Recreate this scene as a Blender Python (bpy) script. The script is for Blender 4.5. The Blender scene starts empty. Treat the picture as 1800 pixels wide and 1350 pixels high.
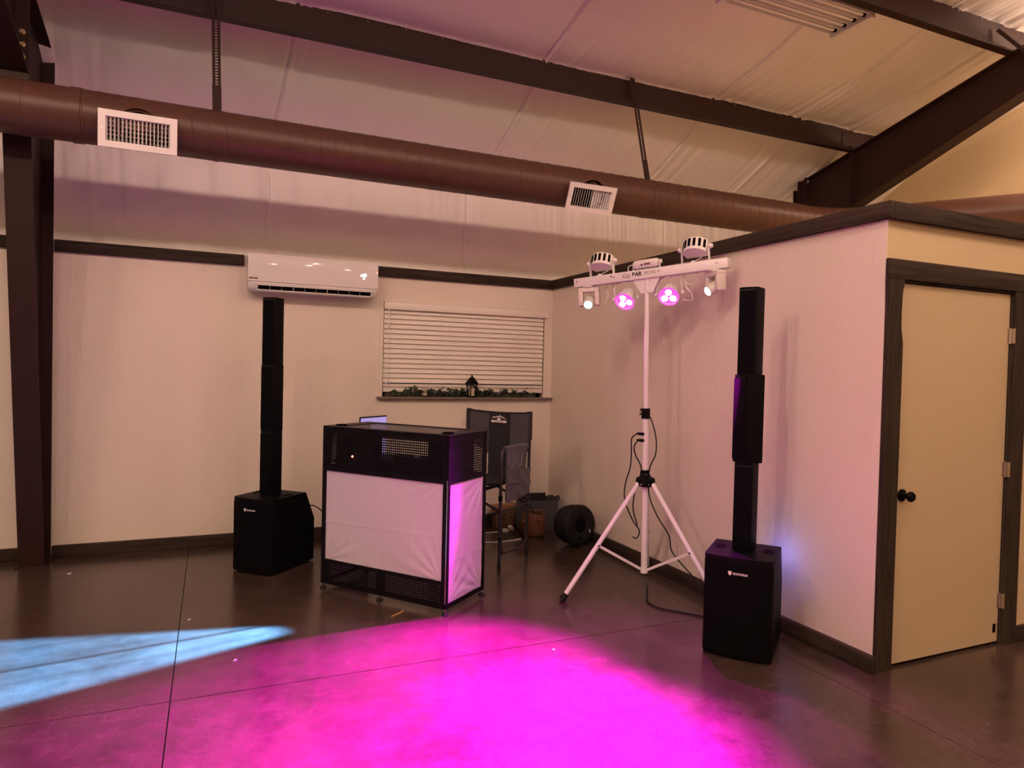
import bpy, bmesh, math, random
import numpy as np
from mathutils import Vector, Matrix, Euler

random.seed(7)
rng = np.random.default_rng(7)
scene = bpy.context.scene
C = scene.collection
R = math.radians
PI = math.pi

# ------------------------------------------------------------------ camera
CAM = Vector((-3.178, -6.219, 1.541))
FWD = Vector((0.40364940, 0.91463540, -0.02256662))
RGT = Vector((0.91482623, -0.40314687, 0.02378160))
UPV = Vector((-0.01265383, 0.03024397, 0.99946245))
cd = bpy.data.cameras.new('camera')
cd.sensor_width = 36.0
cd.lens = 36.0 * 1198.33 / 1800.0
cd.clip_start = 0.05
cam = bpy.data.objects.new('camera', cd)
mw = Matrix.Identity(4)
for i in range(3):
    mw[i][0] = RGT[i]; mw[i][1] = UPV[i]; mw[i][2] = -FWD[i]; mw[i][3] = CAM[i]
cam.matrix_world = mw
C.objects.link(cam)
scene.camera = cam

# ------------------------------------------------------------------ world, exposure
world = bpy.data.worlds.new('night')
scene.world = world
world.use_nodes = True
bg = world.node_tree.nodes['Background']
bg.inputs[0].default_value = (0.010, 0.012, 0.018, 1)
bg.inputs[1].default_value = 1.0
vs = scene.view_settings
vs.view_transform = 'Standard'
vs.look = 'None'
vs.exposure = -0.06
vs.gamma = 1.0
vs.use_curve_mapping = False

# ------------------------------------------------------------------ room lamps (strings of warm bulbs under the roof, out of view)
WARM = (1.0, 0.67, 0.51)
def point(name, loc, power, col, radius=0.06):
    l = bpy.data.lights.new(name, 'POINT')
    l.energy = power; l.color = col; l.shadow_soft_size = radius
    o = bpy.data.objects.new(name, l); o.location = loc; C.objects.link(o)
    return o
BULB = 92.0
for k in range(9):
    x = -8.9 + k * 1.45
    sag = 0.16 * math.sin(PI * ((k * 0.37) % 1.0))
    point('string_bulb', (x, -5.3 if k % 2 else -6.0, (4.62 if k % 2 else 4.82) - sag), BULB * (1.52 - 0.138 * k), WARM)
for k in range(16):
    x = -9.6 + k * 0.86
    point('string_bulb', (x, -11.6 + 0.5 * (k % 2), 5.05 - 0.55 * math.sin(PI * ((k * 0.29 + 0.1) % 1.0))), BULB * 0.20, WARM)
# lamp of the next bay, above the corner room
point('bay_lamp', (3.92, -3.55, 4.50), 150.0, WARM, 0.08)

# ------------------------------------------------------------------ materials
MATS = {}
def newmat(name):
    m = bpy.data.materials.new(name); m.use_nodes = True
    nt = m.node_tree
    return m, nt, nt.nodes['Principled BSDF']
def mat(name, col, rough=0.5, metal=0.0, spec=0.5, noise=0.0, nscale=20.0, bump=0.0, bscale=60.0, emit=None, estr=0.0,
        stretch=(1, 1, 1), coat=0.0, trans=0.0, sheen=0.0):
    if name in MATS: return MATS[name]
    m, nt, b = newmat(name)
    b.inputs['Base Color'].default_value = (*col, 1)
    b.inputs['Roughness'].default_value = rough
    b.inputs['Metallic'].default_value = metal
    b.inputs['Specular IOR Level'].default_value = spec
    b.inputs['Coat Weight'].default_value = coat
    b.inputs['Transmission Weight'].default_value = trans
    b.inputs['Sheen Weight'].default_value = sheen
    if emit:
        b.inputs['Emission Color'].default_value = (*emit, 1)
        b.inputs['Emission Strength'].default_value = estr
    if noise or bump:
        tc = nt.nodes.new('ShaderNodeTexCoord'); mp = nt.nodes.new('ShaderNodeMapping')
        mp.inputs['Scale'].default_value = stretch
        nt.links.new(tc.outputs['Object'], mp.inputs['Vector'])
        if noise:
            n = nt.nodes.new('ShaderNodeTexNoise'); n.inputs['Scale'].default_value = nscale; n.inputs['Detail'].default_value = 5
            nt.links.new(mp.outputs[0], n.inputs['Vector'])
            mx = nt.nodes.new('ShaderNodeMix'); mx.data_type = 'RGBA'
            mx.inputs[6].default_value = (*[c * (1 - noise) for c in col], 1)
            mx.inputs[7].default_value = (*[min(1, c * (1 + noise)) for c in col], 1)
            nt.links.new(n.outputs['Fac'], mx.inputs[0]); nt.links.new(mx.outputs[2], b.inputs['Base Color'])
        if bump:
            n2 = nt.nodes.new('ShaderNodeTexNoise'); n2.inputs['Scale'].default_value = bscale; n2.inputs['Detail'].default_value = 4
            nt.links.new(mp.outputs[0], n2.inputs['Vector'])
            bp = nt.nodes.new('ShaderNodeBump'); bp.inputs['Strength'].default_value = bump; bp.inputs['Distance'].default_value = 0.01
            nt.links.new(n2.outputs['Fac'], bp.inputs['Height']); nt.links.new(bp.outputs[0], b.inputs['Normal'])
    MATS[name] = m
    return m

def wood_mat(name, col, rough=0.75, axis=0, var=0.62):
    m, nt, b = newmat(name)
    tc = nt.nodes.new('ShaderNodeTexCoord'); mp = nt.nodes.new('ShaderNodeMapping')
    sc = [28, 28, 28]; sc[axis] = 1.6
    mp.inputs['Scale'].default_value = sc
    nt.links.new(tc.outputs['Object'], mp.inputs['Vector'])
    n = nt.nodes.new('ShaderNodeTexNoise'); n.inputs['Scale'].default_value = 1.6; n.inputs['Detail'].default_value = 8
    n.inputs['Roughness'].default_value = 0.65; n.inputs['Distortion'].default_value = 0.6
    nt.links.new(mp.outputs[0], n.inputs['Vector'])
    cr = nt.nodes.new('ShaderNodeValToRGB')
    cr.color_ramp.elements[0].position = 0.3; cr.color_ramp.elements[0].color = (*[c * (1 - var) for c in col], 1)
    cr.color_ramp.elements[1].position = 0.72; cr.color_ramp.elements[1].color = (*[c * (1 + var) for c in col], 1)
    nt.links.new(n.outputs['Fac'], cr.inputs[0]); nt.links.new(cr.outputs[0], b.inputs['Base Color'])
    b.inputs['Roughness'].default_value = rough
    b.inputs['Specular IOR Level'].default_value = 0.25
    bp = nt.nodes.new('ShaderNodeBump'); bp.inputs['Strength'].default_value = 0.25; bp.inputs['Distance'].default_value = 0.004
    nt.links.new(n.outputs['Fac'], bp.inputs['Height']); nt.links.new(bp.outputs[0], b.inputs['Normal'])
    MATS[name] = m
    return m

def paint_mat(name, col, vert=True):
    # rough sawn plywood under thick paint: vertical grain relief and speckle
    m, nt, b = newmat(name)
    tc = nt.nodes.new('ShaderNodeTexCoord'); mp = nt.nodes.new('ShaderNodeMapping')
    mp.inputs['Scale'].default_value = (1, 1, 0.16)
    nt.links.new(tc.outputs['Object'], mp.inputs['Vector'])
    n = nt.nodes.new('ShaderNodeTexNoise'); n.inputs['Scale'].default_value = 55; n.inputs['Detail'].default_value = 6
    nt.links.new(mp.outputs[0], n.inputs['Vector'])
    n3 = nt.nodes.new('ShaderNodeTexNoise'); n3.inputs['Scale'].default_value = 130; n3.inputs['Detail'].default_value = 3
    nt.links.new(tc.outputs['Object'], n3.inputs['Vector'])
    add = nt.nodes.new('ShaderNodeMath'); add.operation = 'MULTIPLY_ADD'; add.inputs[1].default_value = 0.6
    nt.links.new(n3.outputs['Fac'], add.inputs[0]); nt.links.new(n.outputs['Fac'], add.inputs[2])
    bp = nt.nodes.new('ShaderNodeBump'); bp.inputs['Strength'].default_value = 0.65; bp.inputs['Distance'].default_value = 0.007
    nt.links.new(add.outputs[0], bp.inputs['Height']); nt.links.new(bp.outputs[0], b.inputs['Normal'])
    n2 = nt.nodes.new('ShaderNodeTexNoise'); n2.inputs['Scale'].default_value = 2.2; n2.inputs['Detail'].default_value = 6
    nt.links.new(mp.outputs[0], n2.inputs['Vector'])
    mx = nt.nodes.new('ShaderNodeMix'); mx.data_type = 'RGBA'
    mx.inputs[6].default_value = (*[c * 0.93 for c in col], 1); mx.inputs[7].default_value = (*[min(1, c * 1.05) for c in col], 1)
    nt.links.new(n2.outputs['Fac'], mx.inputs[0]); nt.links.new(mx.outputs[2], b.inputs['Base Color'])
    b.inputs['Roughness'].default_value = 0.62
    b.inputs['Specular IOR Level'].default_value = 0.35
    MATS[name] = m
    return m

def concrete_mat(name):
    m, nt, b = newmat(name)
    tc = nt.nodes.new('ShaderNodeTexCoord')
    def noise(scale, det, dist=0.0, ro=0.6):
        n = nt.nodes.new('ShaderNodeTexNoise'); n.inputs['Scale'].default_value = scale; n.inputs['Detail'].default_value = det
        n.inputs['Distortion'].default_value = dist; n.inputs['Roughness'].default_value = ro
        nt.links.new(tc.outputs['Object'], n.inputs['Vector']); return n
    n1 = noise(1.3, 8, 0.2); n2 = noise(7, 9, 0.12, 0.75); n3 = noise(70, 4)
    cr = nt.nodes.new('ShaderNodeValToRGB')
    cr.color_ramp.elements[0].position = 0.36; cr.color_ramp.elements[0].color = (0.036, 0.022, 0.018, 1)
    cr.color_ramp.elements[1].position = 0.66; cr.color_ramp.elements[1].color = (0.104, 0.067, 0.054, 1)
    mx = nt.nodes.new('ShaderNodeMix'); mx.inputs[0].default_value = 0.5
    nt.links.new(n1.outputs['Fac'], mx.inputs[2]); nt.links.new(n2.outputs['Fac'], mx.inputs[3])
    nt.links.new(mx.outputs[0], cr.inputs[0])
    sp = nt.nodes.new('ShaderNodeMix'); sp.data_type = 'RGBA'; sp.blend_type = 'MULTIPLY'; sp.inputs[0].default_value = 0.35
    nt.links.new(cr.outputs[0], sp.inputs[6]); nt.links.new(n3.outputs['Fac'], sp.inputs[7])
    nt.links.new(sp.outputs[2], b.inputs['Base Color'])
    mr = nt.nodes.new('ShaderNodeMapRange'); mr.inputs[3].default_value = 0.12; mr.inputs[4].default_value = 0.34
    nt.links.new(n2.outputs['Fac'], mr.inputs[0]); nt.links.new(mr.outputs[0], b.inputs['Roughness'])
    b.inputs['Specular IOR Level'].default_value = 0.45
    bp = nt.nodes.new('ShaderNodeBump'); bp.inputs['Strength'].default_value = 0.06; bp.inputs['Distance'].default_value = 0.004
    nt.links.new(n3.outputs['Fac'], bp.inputs['Height']); nt.links.new(bp.outputs[0], b.inputs['Normal'])
    MATS[name] = m
    return m

M_WALL = paint_mat('cream_paint', (0.80, 0.73, 0.62))
M_DOOR = mat('door_paint', (0.585, 0.475, 0.285), 0.5, noise=0.04, nscale=4, bump=0.08, bscale=180)
M_PLAIN = mat('plain_cream', (0.68, 0.55, 0.33), 0.7, noise=0.05, nscale=1.5, bump=0.1, bscale=120)
M_VINYL = mat('white_vinyl', (0.87, 0.83, 0.80), 0.5, noise=0.03, nscale=3, bump=0.10, bscale=220)
M_CONC = concrete_mat('polished_concrete')
M_CONCD = mat('joint_concrete', (0.030, 0.024, 0.020), 0.9, noise=0.2, nscale=40)
M_TRIMX = wood_mat('stained_board_x', (0.036, 0.024, 0.017), axis=0)
M_TRIMY = wood_mat('stained_board_y', (0.036, 0.024, 0.017), axis=1)
M_TRIMZ = wood_mat('stained_board_z', (0.036, 0.024, 0.017), axis=2)
M_STEEL = mat('brown_steel', (0.026, 0.010, 0.008), 0.55, spec=0.25, noise=0.2, nscale=6, bump=0.05, bscale=90)
M_DUCT = mat('brown_duct', (0.090, 0.040, 0.027), 0.38, spec=0.4, noise=0.18, nscale=7, bump=0.04, bscale=60)
M_WHITE = mat('white_enamel', (0.82, 0.80, 0.78), 0.35)
M_WHITEG = mat('white_gloss', (0.80, 0.78, 0.77), 0.03)
M_OFFW = mat('off_white_plastic', (0.70, 0.66, 0.60), 0.45)
M_BLIND = mat('blind_white', (0.83, 0.78, 0.70), 0.45)
M_BLACK = mat('black_plastic', (0.004, 0.004, 0.005), 0.5, spec=0.08)
M_BLACKM = mat('black_steel', (0.006, 0.005, 0.007), 0.42, spec=0.11)
M_GRILLE = mat('black_grille', (0.003, 0.003, 0.004), 0.6, spec=0.07, bump=0.6, bscale=500)
M_DEEP = mat('deep_black', (0.003, 0.003, 0.003), 0.8, spec=0.05)
M_RUBBER = mat('black_rubber', (0.009, 0.009, 0.010), 0.6, spec=0.2)
M_CHROME = mat('bright_metal', (0.62, 0.58, 0.54), 0.25, metal=1.0)
M_BRASSY = mat('zinc_bolt', (0.55, 0.42, 0.25), 0.35, metal=1.0)
M_GREYF = mat('grey_canvas', (0.062, 0.058, 0.066), 0.9, bump=0.25, bscale=700, sheen=0.2)
M_BLKF = mat('black_canvas', (0.016, 0.016, 0.019), 0.9, bump=0.25, bscale=700)
M_GUN = mat('gunmetal_tube', (0.045, 0.042, 0.050), 0.4, metal=0.6)
M_STITCH = mat('pale_stitching', (0.30, 0.27, 0.28), 0.9)
M_SCRIM = mat('white_scrim', (0.58, 0.53, 0.58), 0.85, bump=0.12, bscale=900, sheen=0.2)
M_LEATH = mat('brown_leather', (0.15, 0.055, 0.024), 0.5, noise=0.3, nscale=9, bump=0.15, bscale=120)
M_PINE = mat('orange_wood', (0.30, 0.15, 0.075), 0.6, noise=0.2, nscale=12)
M_LEAF = mat('eucalyptus_leaf', (0.040, 0.058, 0.034), 0.6, noise=0.35, nscale=25)
M_WAX = mat('candle_wax', (0.72, 0.60, 0.45), 0.5)
M_PENCIL = mat('pencil_wood', (0.62, 0.34, 0.10), 0.5)
M_PAPER = mat('white_scrap', (0.85, 0.83, 0.84), 0.8)
M_SILL = mat('grey_sill', (0.17, 0.13, 0.11), 0.6, noise=0.2, nscale=8)
M_TUBE = mat('unlit_tube', (0.92, 0.90, 0.86), 0.25)
M_INK = mat('black_ink', (0.012, 0.010, 0.012), 0.6)
M_INKB = mat('brown_ink', (0.16, 0.09, 0.05), 0.6)
M_LOGO = mat('pale_print', (0.80, 0.74, 0.72), 0.6)
M_GOLD = mat('tan_print', (0.48, 0.38, 0.22), 0.6)
def emat(name, col, strength):
    return mat(name, (0.02, 0.02, 0.02), 0.5, emit=col, estr=strength)
M_EPINK = emat('led_magenta', (1.0, 0.12, 0.80), 1.0)
M_EPINKC = emat('led_core', (1.0, 0.80, 1.0), 3.0)
M_EGREEN = emat('led_greenish', (0.62, 1.0, 0.85), 1.5)
M_EBLUE = emat('led_bluewhite', (0.78, 0.90, 1.0), 1.6)
M_ERED = emat('led_red', (1.0, 0.18, 0.10), 6.0)
M_EDISP = emat('display_white', (0.80, 0.93, 1.0), 3.2)
M_ESCR = emat('laptop_screen', (0.62, 0.45, 0.95), 0.75)
def glass_mat(name, col=(1, 1, 1), rough=0.02):
    m, nt, b = newmat(name)
    b.inputs['Base Color'].default_value = (*col, 1); b.inputs['Roughness'].default_value = rough
    b.inputs['Transmission Weight'].default_value = 1.0; b.inputs['IOR'].default_value = 1.45
    MATS[name] = m; return m
M_GLASS = glass_mat('clear_glass')

# ------------------------------------------------------------------ mesh helpers
def merge(bm, tmp, M=None, smooth=False):
    if M is not None: bmesh.ops.transform(tmp, matrix=M, verts=tmp.verts)
    me = bpy.data.meshes.new('tmp'); tmp.to_mesh(me); tmp.free()
    bm.from_mesh(me); bpy.data.meshes.remove(me)
def box(bm, size, loc=(0, 0, 0), rot=None, bev=0.0, seg=2):
    t = bmesh.new(); bmesh.ops.create_cube(t, size=1.0)
    bmesh.ops.scale(t, vec=size, verts=t.verts)
    if bev > 0:
        bmesh.ops.bevel(t, geom=list(t.edges), offset=bev, segments=seg, affect='EDGES', profile=0.5)
    M = Matrix.Translation(loc)
    if rot is not None: M = M @ (Euler(rot).to_matrix().to_4x4() if not isinstance(rot, Matrix) else rot.to_4x4())
    merge(bm, t, M)
def bx(bm, x0, x1, y0, y1, z0, z1, bev=0.0, seg=2):
    box(bm, (x1 - x0, y1 - y0, z1 - z0), ((x0 + x1) / 2, (y0 + y1) / 2, (z0 + z1) / 2), bev=bev, seg=seg)
def cyl(bm, p0, p1, r0, r1=None, n=16, caps=True):
    if r1 is None: r1 = r0
    p0 = Vector(p0); p1 = Vector(p1); d = (p1 - p0); L = d.length
    if L < 1e-9: return
    q = d.to_track_quat('Z', 'Y').to_matrix()
    a = [bm.verts.new(p0 + q @ Vector((r0 * math.cos(2 * PI * i / n), r0 * math.sin(2 * PI * i / n), 0))) for i in range(n)]
    b = [bm.verts.new(p1 + q @ Vector((r1 * math.cos(2 * PI * i / n), r1 * math.sin(2 * PI * i / n), 0))) for i in range(n)]
    for i in range(n):
        j = (i + 1) % n; bm.faces.new((a[i], a[j], b[j], b[i]))
    if caps:
        bm.faces.new(a[::-1]); bm.faces.new(b)
def tube(bm, pts, r, n=8, caps=True, rs=None):
    pts = [Vector(p) for p in pts]; rings = []; up = None
    for i, p in enumerate(pts):
        t = (pts[min(i + 1, len(pts) - 1)] - pts[max(i - 1, 0)]).normalized()
        if up is None:
            up = Vector((0, 0, 1)) if abs(t.z) < 0.9 else Vector((1, 0, 0))
        s = t.cross(up).normalized(); up = s.cross(t).normalized()
        rr = rs[i] if rs else r
        rings.append([bm.verts.new(p + rr * (math.cos(2 * PI * k / n) * s + math.sin(2 * PI * k / n) * up)) for k in range(n)])
    for a, b in zip(rings[:-1], rings[1:]):
        for k in range(n):
            j = (k + 1) % n; bm.faces.new((a[k], b[k], b[j], a[j]))
    if caps:
        bm.faces.new(rings[0]); bm.faces.new(rings[-1][::-1])
def lathe(bm, prof, n=24, M=None):
    t = bmesh.new(); rings = []
    for r, z in prof:
        if r < 1e-6: rings.append([t.verts.new((0, 0, z))])
        else: rings.append([t.verts.new((r * math.cos(2 * PI * i / n), r * math.sin(2 * PI * i / n), z)) for i in range(n)])
    for a, b in zip(rings[:-1], rings[1:]):
        for i in range(n):
            j = (i + 1) % n
            if len(a) == 1 and len(b) == 1: continue
            if len(a) == 1: t.faces.new((a[0], b[j], b[i]))
            elif len(b) == 1: t.faces.new((a[i], a[j], b[0]))
            else: t.faces.new((a[i], a[j], b[j], b[i]))
    merge(bm, t, M)
def prism(bm, poly, h, M=None):
    # polygon in the XY plane extruded along +Z by h
    t = bmesh.new()
    a = [t.verts.new((x, y, 0)) for x, y in poly]; b = [t.verts.new((x, y, h)) for x, y in poly]
    n = len(poly)
    for i in range(n):
        j = (i + 1) % n; t.faces.new((a[i], a[j], b[j], b[i]))
    t.faces.new(a[::-1]); t.faces.new(b)
    bmesh.ops.recalc_face_normals(t, faces=t.faces)
    merge(bm, t, M)
def loft(bm, rings, cap0=True, cap1=True):
    vs_ = [[bm.verts.new(p) for p in r] for r in rings]; n = len(vs_[0])
    for a, b in zip(vs_[:-1], vs_[1:]):
        for i in range(n):
            j = (i + 1) % n; bm.faces.new((a[i], a[j], b[j], b[i]))
    if cap0: bm.faces.new(vs_[0][::-1])
    if cap1: bm.faces.new(vs_[-1])
def gridsurf(bm, pts, flip=False):
    # pts: array [nu][nv] of 3-vectors
    nu, nv = len(pts), len(pts[0])
    g = [[bm.verts.new(pts[i][j]) for j in range(nv)] for i in range(nu)]
    for i in range(nu - 1):
        for j in range(nv - 1):
            f = (g[i][j], g[i + 1][j], g[i + 1][j + 1], g[i][j + 1])
            bm.faces.new(f[::-1] if flip else f)
def curve_pts(ctrl, n=8):
    # Catmull-Rom through control points
    c = [Vector(p) for p in ctrl]; c = [c[0] * 2 - c[1]] + c + [c[-1] * 2 - c[-2]]; out = []
    for i in range(1, len(c) - 2):
        for k in range(n):
            t = k / n
            out.append(0.5 * ((2 * c[i]) + (c[i + 1] - c[i - 1]) * t + (2 * c[i - 1] - 5 * c[i] + 4 * c[i + 1] - c[i + 2]) * t * t
                              + (-c[i - 1] + 3 * c[i] - 3 * c[i + 1] + c[i + 2]) * t ** 3))
    out.append(c[-2]); return out
def mesh_of(bm, name, m, smooth=True, angle=35):
    me = bpy.data.meshes.new(name)
    bmesh.ops.recalc_face_normals(bm, faces=bm.faces) if smooth != 'keep' else None
    bm.to_mesh(me); bm.free()
    if smooth:
        me.shade_smooth(); me.set_sharp_from_angle(angle=R(angle))
    if m: me.materials.append(m)
    return me
def ob(name, bm, m, parent=None, loc=None, rot=None, smooth=True, angle=35):
    o = bpy.data.objects.new(name, mesh_of(bm, name, m, smooth, angle))
    C.objects.link(o)
    if parent is not None: o.parent = parent
    if loc is not None: o.location = loc
    if rot is not None: o.rotation_euler = rot
    return o
def dup(name, me, parent=None, loc=None, rot=None):
    o = bpy.data.objects.new(name, me); C.objects.link(o)
    if parent is not None: o.parent = parent
    if loc is not None: o.location = loc
    if rot is not None: o.rotation_euler = rot
    return o
def thing(name, label, cat, loc=(0, 0, 0), rotz=0.0, group=None):
    o = bpy.data.objects.new(name, None); C.objects.link(o)
    o.empty_display_size = 0.1
    o.location = loc; o.rotation_euler = (0, 0, rotz)
    tag(o, label, cat, group)
    return o
def tag(o, label, cat, group=None):
    o['label'] = label; o['category'] = cat
    if group: o['group'] = group
    return o
def struct(o, label=None):
    o['kind'] = 'structure'
    if label: o['label'] = label
    return o
def NB(): return bmesh.new()
def text_mesh(name, s, size, m, parent, M, depth=0.0004, shear=0.0, bold=0.0, align='CENTER'):
    cu = bpy.data.curves.new('txt', 'FONT'); cu.body = s; cu.size = size; cu.align_x = align; cu.align_y = 'CENTER'
    cu.extrude = depth; cu.shear = shear; cu.offset = bold
    t = bpy.data.objects.new('txt', cu); C.objects.link(t)
    dg = bpy.context.evaluated_depsgraph_get()
    me = bpy.data.meshes.new_from_object(t.evaluated_get(dg))
    bpy.data.objects.remove(t); bpy.data.curves.remove(cu)
    me.name = name
    me.transform(M)
    me.materials.clear(); me.materials.append(m)
    o = bpy.data.objects.new(name, me); C.objects.link(o); o.parent = parent
    return o
FRONT = Matrix.Rotation(R(90), 4, 'X')     # text lying in XY -> standing, facing -Y
def vnoise(x, seed=0, freq=1.0):
    # smooth 1-D value noise (numpy)
    g = np.random.default_rng(seed).uniform(-1, 1, 4096)
    t = np.asarray(x) * freq + 977.3
    i = np.floor(t).astype(int); f = t - i; f = f * f * (3 - 2 * f)
    return g[i % 4096] * (1 - f) + g[(i + 1) % 4096] * f

#====================================================================== SETTING
Ht, TB, T = 2.444, 0.089, 0.035
YD = -3.764                                  # plane of the door wall
def ceil_z(y): return 4.049 - 0.25 * y

# floor: slabs between saw cuts over a dark joint bed
bm = NB(); bx(bm, -12.2, 6.2, -17.2, 0.3, -0.12, -0.010)
floor = struct(ob('floor', bm, M_CONCD, smooth=False))
xs = [-12.2, -9.43, -6.38, -3.33, -0.272, 2.79, 6.2]; ys = [-17.2, -14.9, -11.9, -8.9, -5.87, -2.822, 0.3]
for i in range(len(xs) - 1):
    for j in range(len(ys) - 1):
        bm = NB(); g = 0.0026
        bx(bm, xs[i] + g, xs[i + 1] - g, ys[j] + g, ys[j + 1] - g, -0.05, 0.0)
        ob('floor_slab', bm, M_CONC, floor, smooth=False)

# back wall (painted boards) with window opening
WX0, WX1, WZ0, WZ1 = -1.742, -0.085, 1.256, 2.134
bm = NB()
bx(bm, -12.0, WX0, 0, 0.14, 0, Ht); bx(bm, WX1, 0.0, 0, 0.14, 0, Ht)
bx(bm, WX0, WX1, 0, 0.14, 0, WZ0); bx(bm, WX0, WX1, 0, 0.14, WZ1, Ht)
bx(bm, 0.0, 6.0, 0, 0.14, 0, Ht)
wall_back = struct(ob('wall_back', bm, M_WALL, smooth=False))
# thin battens over the board joints
for x in (-4.18, -2.965):
    bm = NB(); bx(bm, x - 0.016, x + 0.016, -0.003, 0.001, 0.09, Ht - TB, bev=0.001, seg=1)
    ob('joint_batten', bm, M_WALL, wall_back)
# upper wall: sagging vinyl faced insulation with seams and creases
UY = 0.20                                    # insulation hangs on girts behind the board wall
EAVE = 3.655
def grid_np(bm, X, Y, Z):
    nu, nv = X.shape
    me = bpy.data.meshes.new('tmp')
    co = np.stack([X, Y, Z], -1).reshape(-1, 3)
    idx = np.arange(nu * nv).reshape(nu, nv)
    f = np.stack([idx[:-1, :-1], idx[1:, :-1], idx[1:, 1:], idx[:-1, 1:]], -1).reshape(-1, 4)
    me.from_pydata(co.tolist(), [], f.tolist())
    bm.from_mesh(me); bpy.data.meshes.remove(me)
def fabric_wall():
    xx = np.arange(-6.0, 5.0, 0.008); zz = np.linspace(2.38, EAVE + 0.01, 40)
    X, Z = np.meshgrid(xx, zz, indexing='ij'); t = (Z - 2.44) / 1.3
    near = np.zeros_like(X); fold = np.zeros_like(X)
    for s_ in (-4.58, -2.745, -0.909, 0.907, 1.45, 2.72, 4.4):
        near += np.exp(-((X - s_) / 0.26) ** 2)
        fold += 0.010 * np.exp(-((X - s_) / 0.012) ** 2) - 0.008 * np.exp(-((X - s_ - 0.03) / 0.012) ** 2)
    skew = X + 0.07 * t
    d = 0.005 * vnoise(X, 1, 9) + 0.0042 * vnoise(skew, 2, 24)
    cre = 0.0105 * vnoise(skew, 5, 30) * near * (0.25 + t)
    sag = 0.015 * np.sin(PI * np.clip(t, 0, 1))
    Y = UY - sag - d * (0.3 + 0.9 * t) - cre - fold
    bm = NB(); grid_np(bm, X, Y, Z)
    bx(bm, -12.0, 6.0, UY + 0.06, UY + 0.14, 2.2, 4.3)
    bx(bm, -12.0, -5.99, UY, UY + 0.07, 2.2, EAVE + 0.2)
    return bm
struct(ob('wall_back_upper', fabric_wall(), M_VINYL, angle=60))

# partition side wall and door wall of the low corner room
DX0, DX1, DZ1 = 0.118, 1.052, 2.05
bm = NB(); bx(bm, 0.0, DX0, YD, 0.0, 0, Ht - 0.01)
wall_side = struct(ob('wall_partition', bm, M_WALL, smooth=False))
bm = NB(); bx(bm, -0.003, 0.001, YD + 0.0, YD + 0.075, 0.0, Ht - TB, bev=0.001, seg=1)
ob('corner_board', bm, M_WALL, wall_side)
bm = NB()
bx(bm, 0.0, DX0 + 0.002, YD - 0.0015, YD, 0, Ht - 0.01); bx(bm, DX1, 4.6, YD, YD + 0.12, 0, Ht - 0.01); bx(bm, DX0, DX1, YD, YD + 0.12, DZ1, Ht - 0.01)
struct(ob('wall_door', bm, M_PLAIN, smooth=False))
bm = NB(); bx(bm, 0.12, 4.6, YD + 0.12, 0.0, 2.36, 2.40)
struct(ob('ceiling_low', bm, M_PLAIN, smooth=False))
# outer walls of the hall
bm = NB(); bx(bm, 4.6, 4.72, -17.0, 0.3, 0, 6.6); struct(ob('wall_right', bm, M_PLAIN, smooth=False))
bm = NB(); bx(bm, -12.1, -12.0, -17.0, 0.3, 0, 6.6); struct(ob('wall_left', bm, M_PLAIN, smooth=False))
bm = NB(); bx(bm, -12.0, 4.6, -17.1, -17.0, 0, 4.4); struct(ob('wall_front', bm, M_PLAIN, smooth=False))

# ceiling: vinyl insulation pulled over the purlins, pillowed between them
PUR = [0.35, -0.80, -2.40, -4.00, -5.6, -7.2]
def ceiling_mesh():
    xx = np.arange(-5.4, 4.6, 0.009); yy = np.arange(UY + 0.02, -4.01, -0.04)
    X, Y = np.meshgrid(xx, yy, indexing='ij')
    base = 4.049 - 0.25 * Y
    zp = 4.049 + 0.25 * 0.8
    Z = np.where(Y > -0.8, zp - (zp - EAVE) * (Y + 0.8) / (UY + 0.8), base)
    seams = [-4.45, -2.62, -0.56, 1.30, 2.45, 3.9]
    near = np.zeros_like(X)
    for s_ in seams: near += np.exp(-((X - s_ - 0.12) / 0.30) ** 2)
    nearR = np.exp(-((X - 3.1) / 0.9) ** 2)
    for p0, p1 in zip([UY] + PUR[1:-1], PUR[1:]):
        m = (Y <= p0 + 1e-6) & (Y > p1)
        t = np.clip((p0 - Y) / (p0 - p1), 0, 1)
        sk = X + 0.10 * (Y - p0)
        w = np.exp(-t * 3.5) * 0.7 + np.exp(-(1 - t) * 3.0)
        dz = -0.055 * np.sin(PI * t) ** 0.7 * (1 + 0.15 * np.sin(X * 2.1 + p0))
        dz += (0.0105 * vnoise(sk, 11, 21) * near + 0.0095 * vnoise(sk, 12, 17) * nearR + 0.0030 * vnoise(sk, 13, 14)) * (0.25 + w)
        Z = Z + np.where(m, dz, 0)
    for s_ in seams:
        u = X - s_ - 0.02 * (Y + 1.0) - np.where(Y > -0.8, -0.10 * (Y + 0.8), 0)
        Z = Z + 0.020 * np.exp(-(u / 0.010) ** 2) - 0.012 * np.exp(-((u - 0.026) / 0.014) ** 2)
    Z = Z + 0.012 * vnoise(X + Y * 0.6, 14, 1.6)
    bm = NB(); grid_np(bm, X, Y, Z)
    return bm
struct(ob('ceiling', ceiling_mesh(), M_VINYL, angle=70))
bm = NB()
def quad(bm, *p): bm.faces.new([bm.verts.new(q) for q in p])
yr = -8.6
quad(bm, (-12, UY, EAVE), (-5.4, UY, EAVE), (-5.4, -0.8, ceil_z(-0.8)), (-12, -0.8, ceil_z(-0.8)))
quad(bm, (-12, -0.8, ceil_z(-0.8)), (-5.4, -0.8, ceil_z(-0.8)), (-5.4, -4.0, ceil_z(-4)), (-12, -4.0, ceil_z(-4)))
quad(bm, (-12, -4, ceil_z(-4)), (4.6, -4, ceil_z(-4)), (4.6, yr, ceil_z(yr)), (-12, yr, ceil_z(yr)))
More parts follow.
